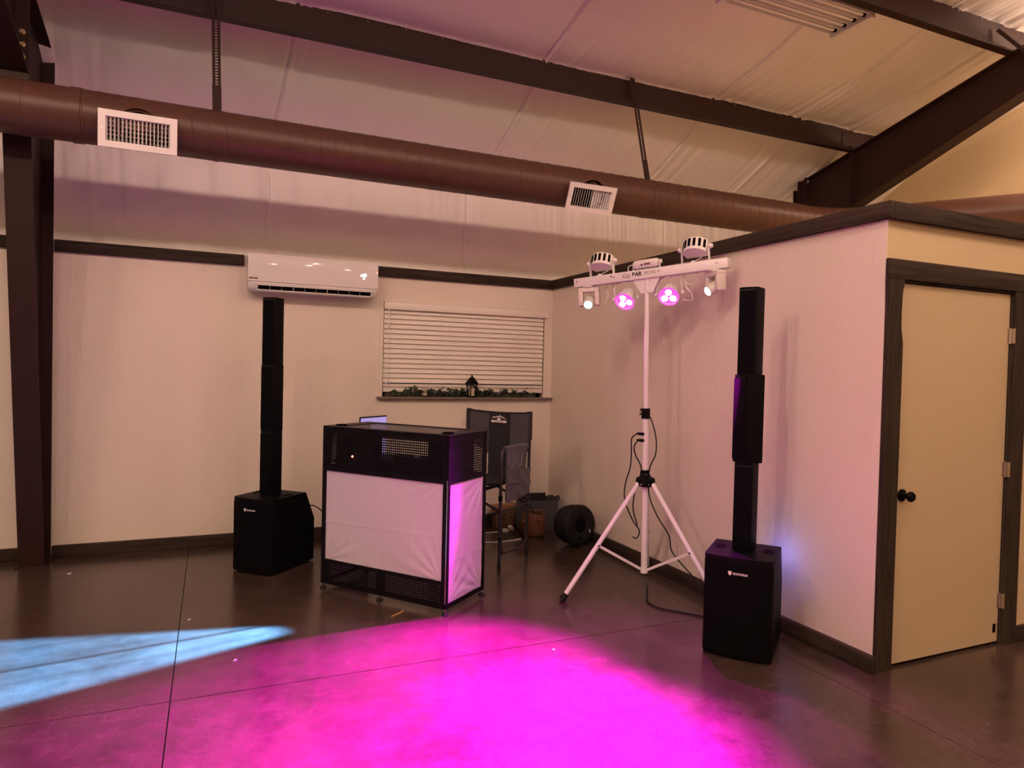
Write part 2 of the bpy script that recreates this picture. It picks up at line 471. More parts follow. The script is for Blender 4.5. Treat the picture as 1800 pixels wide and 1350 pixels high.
quad(bm, (-12, yr, ceil_z(yr)), (4.6, yr, ceil_z(yr)), (4.6, -17.0, 4.15), (-12, -17.0, 4.15))
struct(ob('ceiling_far', bm, M_VINYL, smooth=False))

# trims and baseboards (3.5 inch stained boards)
def board(name, x0, x1, y0, y1, z0, z1, m, kind='trim'):
    bm = NB(); bx(bm, x0, x1, y0, y1, z0, z1, bev=0.004, seg=2)
    return struct(ob(name, bm, m))
board('trim_1', -4.285, -2.935, -T, 0.0, Ht - TB, Ht, M_TRIMX)
board('trim_2', -1.815, -T, -T, 0.0, Ht - TB, Ht, M_TRIMX)
board('trim_3', -7.5, -4.452, -T, 0.0, Ht - TB, Ht, M_TRIMX)
board('trim_4', -T, 0.0, YD - T, 0.0, Ht - TB, Ht, M_TRIMY)
board('trim_5', 0.0, 4.6, YD - T, YD, Ht - TB, Ht, M_TRIMX)
board('baseboard_back', -4.285, -T, -T, 0.0, 0, 0.09, M_TRIMX)
board('baseboard_back_left', -7.5, -4.452, -T, 0.0, 0, 0.09, M_TRIMX)
board('baseboard_partition', -T, 0.0, YD - 0.02, 0.0, 0, 0.09, M_TRIMY)
board('baseboard_door', 1.183, 4.6, YD - 0.022, YD, 0, 0.09, M_TRIMX)

# ---------------------------------------------------------------- door
door = bpy.data.objects.new('door_1', None); C.objects.link(door); door.location = (0, YD, 0); struct(door, 'cream slab door with dark board casing and black knob')
bm = NB(); bx(bm, 0.126, 1.046, 0.004, 0.040, 0.016, 2.036, bev=0.002, seg=1)
leaf = ob('door_leaf', bm, M_DOOR, door)
bm = NB(); poly = [(0.0, 0.0), (0.116, 0.0), (0.116, 1.72), (0.108, 1.76), (0.100, 1.80), (0.098, 1.88), (0.101, 1.96), (0.104, 2.0), (0.112, 2.02), (0.113, 2.052), (-0.006, 2.052), (0.0, 1.9)]
prism(bm, poly, 0.022, Matrix.Translation((0, 0, 0)) @ FRONT); ob('casing', bm, M_TRIMZ, door)
bm = NB(); bx(bm, 1.056, 1.18, -0.022, 0.0, 0.0, 2.052, bev=0.002, seg=1); ob('casing', bm, M_TRIMZ, door)
bm = NB(); bx(bm, -0.008, 1.185, -0.024, 0.0, 2.053, 2.155, bev=0.004, seg=2); ob('head_casing', bm, M_TRIMX, door)
bm = NB(); bx(bm, 0.118, 1.054, -0.006, 0.012, 2.040, 2.0525); ob('head_stop', bm, M_TRIMX, door)
# weatherstrip / jamb behind the gap
bm = NB(); bx(bm, 1.046, 1.056, 0.0, 0.06, 0.0, 2.05); ob('jamb', bm, M_TRIMZ, door)
bm = NB()
lathe(bm, [(0.0, 0), (0.033, 0), (0.033, 0.006), (0.026, 0.010), (0.012, 0.014), (0.011, 0.03), (0.016, 0.036), (0.026, 0.046), (0.028, 0.056), (0.022, 0.066), (0.0, 0.070)], 24,
      Matrix.Translation((0.182, 0.004, 0.919)) @ Matrix.Rotation(R(90), 4, 'X'))
ob('knob', bm, M_BLACK, leaf)
for zc in (1.797, 1.024, 0.257):
    bm = NB(); cyl(bm, (1.049, -0.002, zc - 0.045), (1.049, -0.002, zc + 0.045), 0.0065, n=10)
    bx(bm, 1.028, 1.048, 0.001, 0.0045, zc - 0.043, zc + 0.043); bx(bm, 1.050, 1.058, -0.0235, 0.003, zc - 0.043, zc + 0.043)
    for k in (-0.03, 0, 0.03): cyl(bm, (1.049, -0.002, zc + k - 0.001), (1.049, -0.002, zc + k + 0.001), 0.0072, n=10)
    ob('hinge', bm, M_CHROME, leaf)
bm = NB(); bx(bm, 1.000, 1.022, 0.0, 0.006, 0.072, 0.122, bev=0.001, seg=1); ob('door_stop_plate', bm, M_DEEP, leaf)

# ---------------------------------------------------------------- window with blind
win = bpy.data.objects.new('window_1', None); C.objects.link(win); struct(win, 'wide window with closed white slat blind')
bm = NB()
for a in ((WX0, WX0 + 0.05, WZ0, WZ1), (WX1 - 0.05, WX1, WZ0, WZ1), (WX0, WX1, WZ0, WZ0 + 0.05), (WX0, WX1, WZ1 - 0.05, WZ1), (-0.94, -0.89, WZ0, WZ1)):
    bx(bm, a[0], a[1], 0.085, 0.125, a[2], a[3])
ob('window_frame', bm, M_OFFW, win, smooth=False)
for a, b in ((WX0 + 0.05, -0.94), (-0.89, WX1 - 0.05)):
    bm = NB(); bx(bm, a, b, 0.104, 0.109, WZ0 + 0.05, WZ1 - 0.05); ob('pane', bm, M_GLASS, win, smooth=False)
bm = NB(); bx(bm, WX0 - 0.03, WX0 + 0.004, -0.006, 0.09, WZ0, WZ1 + 0.006, bev=0.002, seg=1); ob('window_jamb', bm, M_WALL, win)
bm = NB(); bx(bm, WX0, -0.012, -0.010, 0.0, WZ1 - 0.004, WZ1 + 0.004); ob('head_ledge', bm, M_WALL, win)
bm = NB(); bx(bm, -1.790, -0.010, -0.062, 0.10, WZ0 - 0.020, WZ0, bev=0.005, seg=2); ob('window_sill', bm, M_SILL, win)

bl = thing('window_blind', 'white horizontal slat blind lowered over the wide window', 'blind', (0, 0, 0))
bm = NB(); bx(bm, WX0 + 0.006, WX1 + 0.035, -0.022, -0.002, 2.060, 2.128, bev=0.005, seg=2); ob('valance', bm, M_BLIND, bl)
bm = NB(); bx(bm, WX0 + 0.012, WX1 - 0.008, 0.005, 0.055, 2.065, 2.118); ob('headrail', bm, M_BLIND, bl)
t = NB(); L = (WX1 - 0.012) - (WX0 + 0.012)
n = 7; pr = []
for k in range(n):
    u = -0.025 + 0.05 * k / (n - 1); pr.append((u, 0.0028 * (1 - (u / 0.025) ** 2)))
poly = [(u, v + 0.0013) for u, v in pr] + [(u, v - 0.0013) for u, v in pr[::-1]]
prism(t, poly, L, Matrix.Translation((0, 0, 0)) @ Matrix.Rotation(R(90), 4, 'Y') @ Matrix.Rotation(R(90), 4, 'Z'))
slat_me = mesh_of(t, 'slat', M_BLIND)
xm = WX0 + 0.012
NS = 15
for k in range(NS):
    z = 2.045 - 0.0455 * k
    dup('slat', slat_me, bl, (xm, 0.016, z), (R(64 + (k % 3) * 1.5), 0, 0))
zb = 2.045 - 0.0455 * (NS - 1)
dup('slat', slat_me, bl, (xm, 0.012, zb - 0.045), (R(28), 0, 0))
dup('slat', slat_me, bl, (xm, 0.016, zb - 0.060), (R(12), 0, 0))
bm = NB(); bx(bm, WX0 + 0.012, WX1 - 0.012, 0.000, 0.022, zb - 0.108, zb - 0.066, bev=0.003, seg=2); ob('bottom_rail', bm, M_BLIND, bl)
for xc in (WX0 + 0.075, -1.17, -0.88, -0.19):
    bm = NB(); cyl(bm, (xc, -0.006, zb - 0.09), (xc, -0.006, 2.06), 0.0013, n=6); ob('ladder_cord', bm, M_OFFW, bl)
bm = NB(); tube(bm, [(WX0 + 0.050, -0.020, 2.075), (WX0 + 0.046, -0.024, 1.80), (WX0 + 0.030, -0.030, 1.335)], 0.0042, 8); ob('tilt_wand', bm, M_WHITE, bl)

#====================================================================== STEEL FRAMES
def steel_frame(xc, label, bolts_on):
    t = thing('steel_frame', label, 'steel frame', (xc, 0, 0))
    hw = 0.079; ft = 0.012
    def inner(z): return -0.262 - (0.80 - 0.262) * min(1, z / 3.30)
    # column
    def strip(bm, pts, w, th):   # plate strip following (y,z) points, width w in x, thickness th
        n = len(pts); ring = []
        for i, (y, z) in enumerate(pts):
            a = Vector(pts[min(i + 1, n - 1)]) - Vector(pts[max(i - 1, 0)]); a.normalize(); nn = Vector((-a.y, a.x)) * th / 2
            ring.append([(-w / 2, y + nn.x, z + nn.y), (w / 2, y + nn.x, z + nn.y), (w / 2, y - nn.x, z - nn.y), (-w / 2, y - nn.x, z - nn.y)])
        loft(bm, ring)
    bm = NB(); strip(bm, [(inner(0.0), 0.0), (inner(3.30), 3.30)], 2 * hw, ft); ob('column_flange', bm, M_STEEL, t, smooth=False)
    bm = NB(); strip(bm, [(-0.045, 0.0), (-0.045, 3.86)], 2 * hw, ft); ob('column_flange', bm, M_STEEL, t, smooth=False)
    MX = Matrix(((0, 0, 1, 0), (1, 0, 0, 0), (0, 1, 0, 0), (0, 0, 0, 1)))   # (a,b,c)->(c,a,b): polygon in YZ, extruded along x
    bm = NB(); prism(bm, [(-0.05, 0), (inner(0), 0), (inner(3.3), 3.3), (-0.80, 3.99), (-0.05, 3.80)], 0.008, Matrix.Translation((-0.004, 0, 0)) @ MX); ob('column_web', bm, M_STEEL, t, smooth=False)
    bm = NB(); bx(bm, -0.10, 0.10, -0.29, -0.02, 0.0, 0.012); ob('base_plate', bm, M_STEEL, t, smooth=False)
    # rafter
    def top(y): return 3.792 - 0.25 * y
    bot = [(-0.82, 3.385), (-2.564, 4.036), (-4.2, 4.50), (-8.6, 5.58)]
    bm = NB(); strip(bm, bot, 2 * hw, ft); ob('rafter_flange', bm, M_STEEL, t, smooth=False)
    bm = NB(); strip(bm, [(-0.03, top(-0.03) - 0.006), (-8.6, top(-8.6) - 0.006)], 2 * hw, ft); ob('rafter_flange', bm, M_STEEL, t, smooth=False)
    bm = NB(); prism(bm, [(-0.81, 3.385)] + bot[1:] + [(-8.6, top(-8.6)), (-0.81, top(-0.81))], 0.008, Matrix.Translation((-0.004, 0, 0)) @ MX); ob('rafter_web', bm, M_STEEL, t, smooth=False)
    bm = NB(); bx(bm, -hw, hw, -0.835, -0.815, 3.22, 4.06); ob('end_plate', bm, M_STEEL, t, smooth=False)
    if bolts_on:
        for zz in (3.645, 3.565, 3.485):
            for sx in (-0.042, 0.042):
                bm = NB(); lathe(bm, [(0, 0), (0.021, 0), (0.021, 0.004), (0.017, 0.004), (0.017, 0.014), (0.012, 0.017), (0, 0.017)], 6, Matrix.Translation((sx, -0.835, zz)) @ Matrix.Rotation(R(90), 4, 'X'))
                ob('bolt', bm, M_BRASSY, t, smooth=False)
    return t
steel_frame(-4.368, 'dark brown tapered steel column rising by the left edge of the back wall', True)
fr = steel_frame(3.25, 'dark brown steel rafter sloping up over the corner room on the right', False)
# clip angle with bolts on the right frame
bm = NB(); bx(bm, -0.100, -0.079, -0.245, -0.17, 3.30, 3.93); bx(bm, -0.15, -0.09, -0.180, -0.170, 3.30, 3.93); ob('clip_angle', bm, M_STEEL, fr, smooth=False)
for zz in (3.88, 3.76, 3.69):
    bm = NB(); lathe(bm, [(0, 0), (0.016, 0), (0.016, 0.012), (0, 0.014)], 6, Matrix.Translation((-0.103, -0.215, zz)) @ Matrix.Rotation(R(-90), 4, 'Y')); ob('bolt', bm, M_STEEL, fr, smooth=False)

def purlin(y, x0, x1, label, screws):
    zb = ceil_z(y) - 0.254; zt = zb + 0.250
    t = thing('roof_purlin', label, 'beam', (0, y, 0), 0, 'roof purlins')
    bm = NB(); bx(bm, x0, x1, -0.003, 0.003, zb, zt); ob('web', bm, M_STEEL, t, smooth=False)
    bm = NB(); bx(bm, x0, x1, -0.070, 0.003, zb - 0.003, zb + 0.003); bx(bm, x0, x1, -0.073, -0.067, zb, zb + 0.018); ob('bottom_flange', bm, M_STEEL, t, smooth=False)
    bm = NB(); bx(bm, x0, x1, -0.003, 0.072, zt - 0.003, zt + 0.003); bx(bm, x0, x1, 0.066, 0.072, zt - 0.02, zt); ob('top_flange', bm, M_STEEL, t, smooth=False)
    s = NB(); cyl(s, (0, 0, -0.028), (0, 0, 0), 0.0022, n=6); sm = mesh_of(s, 'screw_tip', M_CHROME)
    for x in screws: dup('screw_tip', sm, t, (x, -0.012, zt - 0.002))
    return t
p1 = purlin(-0.80, -6.5, 3.9, 'brown roof purlin running just above the round duct', [-2.4 + 0.305 * k for k in range(19)])
p2 = purlin(-2.40, -6.5, 3.9, 'brown roof purlin in the upper right corner above the tube light', [2.2 + 0.305 * k for k in range(5)])
bm = NB(); tube(bm, [(2.98, -0.045, ceil_z(-2.4) - 0.09), (3.27, -0.30, ceil_z(-2.4) - 0.48)], 0.02, 4)
fb = ob('flange_brace', bm, M_STEEL, p2, smooth=False)
bm = NB(); bx(bm, 3.06, 3.20, -0.012, -0.003, ceil_z(-0.8) - 0.25, ceil_z(-0.8) - 0.06); ob('purlin_clip', bm, M_STEEL, p1, smooth=False)

# ---------------------------------------------------------------- round duct
DY, DZ, DR = -0.97, 3.118, 0.169
duct = thing('round_duct', 'rust brown spiral duct hung along the back wall', 'duct', (0, 0, 0))
bm = NB(); cyl(bm, (-7.4, DY, DZ), (2.50, DY, DZ), DR, n=48, caps=False)
ob('duct_pipe', bm, M_DUCT, duct)
# spiral lock seam
bm = NB(); pts = []; pitch = 0.105
for k in range(int((2.50 + 4.0) / pitch * 20)):
    a = 2 * PI * k / 20; x = -4.0 + pitch * k / 20
    pts.append((x, DY + (DR + 0.0005) * math.cos(a), DZ + (DR + 0.0005) * math.sin(a)))
tube(bm, pts, 0.0034, 4); ob('spiral_seam', bm, M_DUCT, duct)
# elbow of gores turning toward the viewer, then a straight run over the corner room
ang = R(-54); cx, cy0 = 2.50, DY
path = [(cx, cy0)]; hd = 0.0; x, y = cx, cy0
for k in range(5):
    hd += ang / 5; x += 0.13 * math.cos(hd); y += 0.13 * math.sin(hd); path.append((x, y))
for i, (a, b) in enumerate(zip(path[:-1], path[1:])):
    bm = NB(); cyl(bm, (a[0], a[1], DZ), (b[0] + 0.004 * math.cos(hd), b[1], DZ), DR, n=48, caps=False)
    cyl(bm, (a[0] - 0.006, a[1], DZ), (a[0] + 0.006, a[1], DZ), DR + 0.004, n=48)
    ob('elbow_gore', bm, M_DUCT, duct)
e0 = path[-1]; e1 = (e0[0] + 1.55 * math.cos(hd), e0[1] + 1.55 * math.sin(hd))
bm = NB(); cyl(bm, (e0[0], e0[1], DZ), (e1[0], e1[1], DZ), DR, n=48, caps=False); ob('duct_pipe', bm, M_DUCT, duct)
for d in (0.05, 0.42, 0.52):
    bm = NB(); c = Vector((e0[0] + d * math.cos(hd), e0[1] + d * math.sin(hd), DZ)); dv = Vector((math.cos(hd), math.sin(hd), 0)) * 0.012
    cyl(bm, c - dv, c + dv, DR + 0.005, n=48); ob('duct_band', bm, M_DUCT, duct)
for (xa, xb, r) in ((-4.02, -3.96, DR + 0.006), (-4.30, -4.27, DR + 0.003)):
    bm = NB(); cyl(bm, (xa, DY, DZ), (xb, DY, DZ), r, n=48); ob('duct_band', bm, M_DUCT, duct)

def vent(xc, label, rotx, cross):
    # register on a short take-off collar, tilted down to the room
    t = thing('air_register', label, 'vent', (xc, DY - 0.145, DZ - 0.105), 0, 'white duct registers')
    Wv, Hv = 0.452, 0.235
    piv = Matrix.Rotation(R(rotx), 4, 'X')
    def part(name, bm, m):
        bmesh.ops.transform(bm, matrix=piv, verts=bm.verts); return ob(name, bm, m, t)
    bm = NB(); fw = 0.041
    for a in ((-Wv / 2, Wv / 2, -Hv / 2, -Hv / 2 + fw), (-Wv / 2, Wv / 2, Hv / 2 - fw, Hv / 2), (-Wv / 2, -Wv / 2 + fw, -Hv / 2 + fw, Hv / 2 - fw), (Wv / 2 - fw, Wv / 2, -Hv / 2 + fw, Hv / 2 - fw)):
        bx(bm, a[0], a[1], -0.050, -0.038, a[2], a[3])
    part('register_frame', bm, M_WHITE)
    bm = NB(); bx(bm, -Wv / 2 + fw, Wv / 2 - fw, 0.0, 0.004, -Hv / 2 + fw, Hv / 2 - fw); part('register_back', bm, M_DEEP)
    bm = NB()
    for a in ((-Wv / 2 + fw, -Wv / 2 + fw + 0.003), (Wv / 2 - fw - 0.003, Wv / 2 - fw)): bx(bm, a[0], a[1], -0.04, 0.03, -Hv / 2 + fw, Hv / 2 - fw)
    bx(bm, -Wv / 2 + fw, Wv / 2 - fw, -0.04, 0.03, Hv / 2 - fw, Hv / 2 - fw + 0.004); bx(bm, -Wv / 2 + fw, Wv / 2 - fw, -0.04, 0.03, -Hv / 2 + fw - 0.004, -Hv / 2 + fw)
    part('register_box', bm, M_OFFW)
    nb = 17
    for k in range(nb):
        x = -Wv / 2 + fw + 0.006 + (Wv - 2 * fw - 0.012) * k / (nb - 1)
        bm = NB(); box(bm, (0.0022, 0.019, Hv - 2 * fw), (x, -0.030, 0), rot=(0, 0, R(-22 if k < nb / 2 else 26)))
        part('register_blade', bm, M_WHITE)
    if cross:
        for k in range(5):
            z = -Hv / 2 + fw + 0.02 + (Hv - 2 * fw - 0.04) * k / 4
            bm = NB(); bx(bm, -Wv / 2 + fw, Wv / 2 - fw, -0.016, -0.005, z - 0.001, z + 0.001); part('cross_blade', bm, M_OFFW)
    bm = NB()
    for s in (-1, 1): cyl(bm, (s * (Wv / 2 - fw / 2), -0.0515, 0), (s * (Wv / 2 - fw / 2), -0.05, 0), 0.004, n=8)
    part('register_screw', bm, M_CHROME)
    bm = NB(); lathe(bm, [(0.105, 0.0), (0.105, 0.05), (0.125, 0.012), (0.125, 0.0)], 32, Matrix.Translation((0.0, -0.036, 0.030)) @ Matrix.Rotation(R(-90), 4, 'X')); part('takeoff_collar', bm, M_DUCT)
    return t
vent(-3.63, 'white register with crossed blades on the duct beside the steel column', 2, True)
vent(-0.25, 'white register with slanted blades on the duct above the corner window', 24, False)

def strap(xt, xb, label):
    t = thing('duct_hanger', label, 'hanger strap', (0, 0, 0), 0, 'perforated duct hangers')
    ztop = ceil_z(-0.8) - 0.02
    a = Vector((xt, -0.86, ztop)); b = Vector((xb, DY - 0.02, DZ + DR - 0.005)); d = (b - a)
    holes = 44
    bm = NB(); w, th, leg = 0.055, 0.002, 0.034
    ux = Vector((1, 0, 0)); dn = d.normalized(); uy = dn.cross(ux).normalized()
    # slotted angle: solid leg + ladder leg with square holes
    def plate(bm, s0, s1, u0, u1, oy):
        p = [a + d * s + ux * u + uy * oy for s in (s0, s1) for u in (u0, u1)]
        q = [v + uy * th for v in p]
        vs_ = [bm.verts.new(v) for v in p + q]
        for f in ((0, 1, 3, 2), (4, 6, 7, 5), (0, 4, 5, 1), (2, 3, 7, 6), (0, 2, 6, 4), (1, 5, 7, 3)): bm.faces.new([vs_[i] for i in f])
    plate(bm, 0, 1, -w / 2, -w / 2 + 0.019, 0); plate(bm, 0, 1, w / 2 - 0.019, w / 2, 0)
    for k in range(holes + 1):
        s0 = k / (holes + 1); plate(bm, s0, s0 + 0.45 / (holes + 1) if k else s0 + 0.2, -w / 2 + 0.019, w / 2 - 0.019, 0)
    ob('slotted_strap', bm, M_STEEL, t, smooth=False)
    bm = NB(); plate(bm, 0.80, 1.0, -w / 2 - 0.002, w / 2 + 0.002, 0.003); ob('strap_end', bm, M_STEEL, t, smooth=False)
    bm = NB(); cyl(bm, (xb - 0.014, DY, DZ), (xb + 0.014, DY, DZ), DR + 0.0035, n=48); ob('duct_clamp', bm, M_DUCT, t)
    return t
strap(-3.186, -3.165, 'slotted metal strap hanging the duct beside the crossed blade register')
strap(0.317, 0.425, 'slotted metal strap hanging the duct right of the slanted blade register')

# ---------------------------------------------------------------- tube light fixture
fx = thing('tube_light', 'white four tube ceiling fixture, unlit, cut by the top edge', 'light fixture', (1.58, -2.13, 4.43))
bm = NB(); bx(bm, -1.22, 0.0, -0.185, 0.185, 0.045, 0.075, bev=0.004)
for k in range(5): bx(bm, -1.20, -0.02, -0.185 + 0.0925 * k - 0.004, -0.185 + 0.0925 * k + 0.004, 0.0, 0.05)
ob('reflector', bm, M_WHITE, fx)
for xe in (0.0, -1.22):
    bm = NB(); poly = [(-0.20, 0.0), (0.20, 0.0), (0.20, 0.06), (0.17, 0.09), (-0.17, 0.09), (-0.20, 0.06)]
    prism(bm, poly, 0.045, Matrix.Translation((xe, 0, -0.030)) @ Matrix(((0, 0, 1, 0), (1, 0, 0, 0), (0, 1, 0, 0), (0, 0, 0, 1)))); ob('end_cap', bm, M_WHITE, fx)
for k in range(4):
    y = -0.139 + 0.0925 * k
    bm = NB(); cyl(bm, (-1.18, y, 0.012), (-0.028, y, 0.012), 0.0128, n=14); tb = ob('tube', bm, M_TUBE, fx)
    bm = NB(); cyl(bm, (-0.028, y, 0.012), (-0.004, y, 0.012), 0.017, n=14); ob('lamp_holder', bm, M_BLACK, tb)
bm = NB()
for xh in (-0.15, -1.05): cyl(bm, (xh, 0, 0.07), (xh, 0.0, ceil_z(-2.13) - 4.43 - 0.03), 0.003, n=6)
ob('hanger_wire', bm, M_CHROME, fx)

#====================================================================== AIR CONDITIONER
ac = thing('air_conditioner', 'white wall mounted air conditioner with lit display', 'air conditioner', (-2.378, 0, 2.135))
AW = 1.068
MYZ = Matrix(((0, 0, 1, 0), (1, 0, 0, 0), (0, 1, 0, 0), (0, 0, 0, 1)))
bm = NB(); prism(bm, [(0, 0.02), (-0.10, 0.0), (-0.165, 0.012), (-0.195, 0.055), (-0.198, 0.075), (-0.198, 0.27), (-0.17, 0.302), (0, 0.31)], AW, Matrix.Translation((-AW / 2, 0, 0)) @ MYZ)
bmesh.ops.bevel(bm, geom=[e for e in bm.edges if abs(abs(e.verts[0].co.x) - AW / 2) < 1e-4 and abs(abs(e.verts[1].co.x) - AW / 2) < 1e-4], offset=0.008, segments=2, affect='EDGES')
body = ob('body', bm, M_WHITE, ac)
bm = NB(); prof = []
for k in range(9):
    a = k / 8; prof.append((-0.206 - 0.006 * math.sin(a * PI) + (0.022 * max(0, (a - 0.85) / 0.15) ** 2), 0.078 + 0.232 * a))
poly = prof + [(y + 0.012, z) for y, z in prof[::-1]]
prism(bm, poly, AW + 0.004, Matrix.Translation((-AW / 2 - 0.002, 0, 0)) @ MYZ)
panel = ob('front_panel', bm, M_WHITEG, ac)
# outlet slot: a dark channel on the sloping underside, flap, vanes
slot_rot = Matrix.Rotation(R(-58), 4, 'X')
def slot(x0, x1, y0, y1, z0, z1, name, m, par):
    bm = NB(); bx(bm, x0, x1, y0, y1, z0, z1); bmesh.ops.transform(bm, matrix=Matrix.Translation((0, -0.1835, 0.0345)) @ Matrix.Rotation(R(34), 4, 'X'), verts=bm.verts); return ob(name, bm, m, par, smooth=False)
slot(-0.455, 0.475, -0.006, 0.004, -0.018, 0.022, 'air_outlet', M_DEEP, body)
for k in range(1, 10):
    x = -0.455 + 0.093 * k; w = 0.006 if k in (3, 6) else 0.0018
    slot(x - w / 2, x + w / 2, -0.011, 0.0, -0.016, 0.021, 'outlet_vane', M_OFFW, body)
slot(-0.46, 0.48, -0.020, -0.004, -0.025, -0.018, 'air_flap', M_WHITE, body)
slot(-0.46, 0.48, -0.012, 0.0, 0.022, 0.026, 'outlet_lip', M_WHITE, body)
text_mesh('display', '23', 0.034, M_EDISP, panel, Matrix.Translation((0.418, -0.2135, 0.190)) @ FRONT, bold=0.001)
bm = NB()
for (x, z) in ((0.390, 0.186), (0.411, 0.162)): cyl(bm, (x, -0.2140, z), (x, -0.2125, z), 0.0085, n=12)
ob('indicator', bm, M_EDISP, panel)
bm = NB(); bx(bm, -0.527, -0.460, -0.2085, -0.2055, 0.094, 0.108); bdg = ob('badge', bm, M_INKB, panel, smooth=False)
text_mesh('lettering', 'PIONEER', 0.0105, M_GOLD, bdg, Matrix.Translation((-0.4935, -0.2088, 0.1008)) @ FRONT, bold=0.0002)

#====================================================================== COLUMN SPEAKERS
def outline(w, y0, y1, bulge, ch, n=9):
    pts = []
    for k in range(n):
        u = -1 + 2 * k / (n - 1); pts.append((u * (w / 2 - ch), y0 - bulge * (1 - u * u)))
    pts += [(w / 2 - ch * 0.3, y0 + ch * 0.25), (w / 2, y0 + ch), (w / 2, y1), (-w / 2, y1), (-w / 2, y0 + ch), (-w / 2 + ch * 0.3, y0 + ch * 0.25)]
    return pts
def speaker(loc, rz, mods, label):
    t = thing('column_speaker', label, 'speaker', (loc[0], loc[1], 0), R(rz), 'black column speakers')
    W, D, Hh = 0.362, 0.50, 0.552
    bm = NB()
    def ring(z, back): return [(x, y, z) for x, y in outline(W, 0.012, back, 0.014, 0.03)]
    loft(bm, [ring(0.012, D), ring(0.335, D), ring(Hh - 0.006, 0.395), ring(Hh, 0.388)])
    ob('cabinet', bm, M_BLACK, t)
    bm = NB()
    def gr(z, o): return [(x * 0.99, y - o, z) for x, y in outline(W, 0.006, 0.03, 0.016, 0.03)]
    loft(bm, [gr(0.022, 0), gr(Hh - 0.03, 0)]); ob('grille', bm, M_GRILLE, t)
    for s in (-1, 1):
        bm = NB(); poly = []
        for k in range(16):
            a = 2 * PI * k / 16; poly.append((0.028 * math.cos(a) * (1.0 if math.cos(a) * s > 0 else 1.15), 0.052 * math.sin(a)))
        prism(bm, poly, 0.0025, Matrix.Translation((s * 0.132, 0.23, Hh - 0.0005))); hd_ = ob('handle_recess', bm, M_DEEP, t)
        bm = NB(); box(bm, (0.010, 0.085, 0.012), (s * (W / 2 - 0.003), 0.21, Hh - 0.045), bev=0.004); ob('handle_grip', bm, M_RUBBER, hd_)
    bm = NB()
    for sx in (-0.14, 0.14):
        for y in (0.05, 0.45): cyl(bm, (sx, y, 0), (sx, y, 0.014), 0.02, n=12)
    ob('rubber_foot', bm, M_RUBBER, t)
    bm = NB(); cyl(bm, (0, 0.20, Hh), (0, 0.20, Hh + 0.006), 0.052, n=20); ob('pole_socket', bm, M_BLACK, t)
    z = Hh + 0.002
    for (rot, w, d, h) in mods:
        e = NB(); ch = 0.014
        pl = [(x, y) for x, y in outline(w, -d / 2 + 0.004, d / 2, 0.004, ch, 5)]
        loft(e, [[(x * 0.975, y * 0.975, -0.001) for x, y in pl], [(x, y, 0.005) for x, y in pl], [(x, y, h - 0.007) for x, y in pl], [(x * 0.975, y * 0.975, h - 0.001) for x, y in pl]])
        m_ = ob('column_module', e, M_BLACK, t, (0, 0.20, z), (0, 0, R(rot - rz)))
        e = NB(); bx(e, -w / 2 + 0.010, w / 2 - 0.010, -d / 2 - 0.004, -d / 2 + 0.01, 0.018, h - 0.022, bev=0.003, seg=2); ob('module_grille', e, M_GRILLE, m_)
        e = NB(); bx(e, -w / 2 + 0.018, w / 2 - 0.018, -d / 2 - 0.0045, -d / 2, h - 0.020, h - 0.016); ob('grille_edge', e, M_GUN, m_)
        z += h
    # maker's mark: small shield and word
    bm = NB(); sh = [(-0.010, 0.009), (0, 0.013), (0.010, 0.009), (0.008, -0.004), (0.0, -0.013), (-0.008, -0.004)]
    prism(bm, sh, 0.0012, Matrix.Translation((-0.036, -0.0235, 0.472)) @ FRONT); ob('shield_mark', bm, M_LOGO, t)
    text_mesh('lettering', 'ROCKVILLE', 0.0145, M_LOGO, t, Matrix.Translation((0.017, -0.0248, 0.4715)) @ FRONT, bold=0.0006)
    bm = NB(); bx(bm, -0.12, 0.12, D - 0.001, D + 0.004, 0.06, 0.30, bev=0.002, seg=1); ob('rear_panel', bm, M_GUN, t)
    return t
spL = speaker((-2.900, -0.960), -43.5, [(-48, 0.112, 0.115, 0.480), (-42, 0.116, 0.118, 0.497), (-38, 0.112, 0.115, 0.497)],
              'tall black column speaker standing below the air conditioner')
spR = speaker((-0.578, -3.388), -50.7, [(-58, 0.108, 0.112, 0.494), (-91, 0.118, 0.118, 0.492), (-64, 0.108, 0.112, 0.484)],
              'tall black column speaker standing against the wall near the door')
# blue status light on the rear panel of the right speaker
def sp_world(t, p): return t.matrix_basis @ Vector(p)
bpos = sp_world(spR, (0.10, 0.475, 0.475))
point('rear_status_light', bpos, 0.85, (0.13, 0.20, 1.0), 0.015)
bm = NB(); bx(bm, -0.075, -0.025, 0.503, 0.506, 0.275, 0.295); ob('status_display', bm, M_EBLUE, spR, smooth=False)

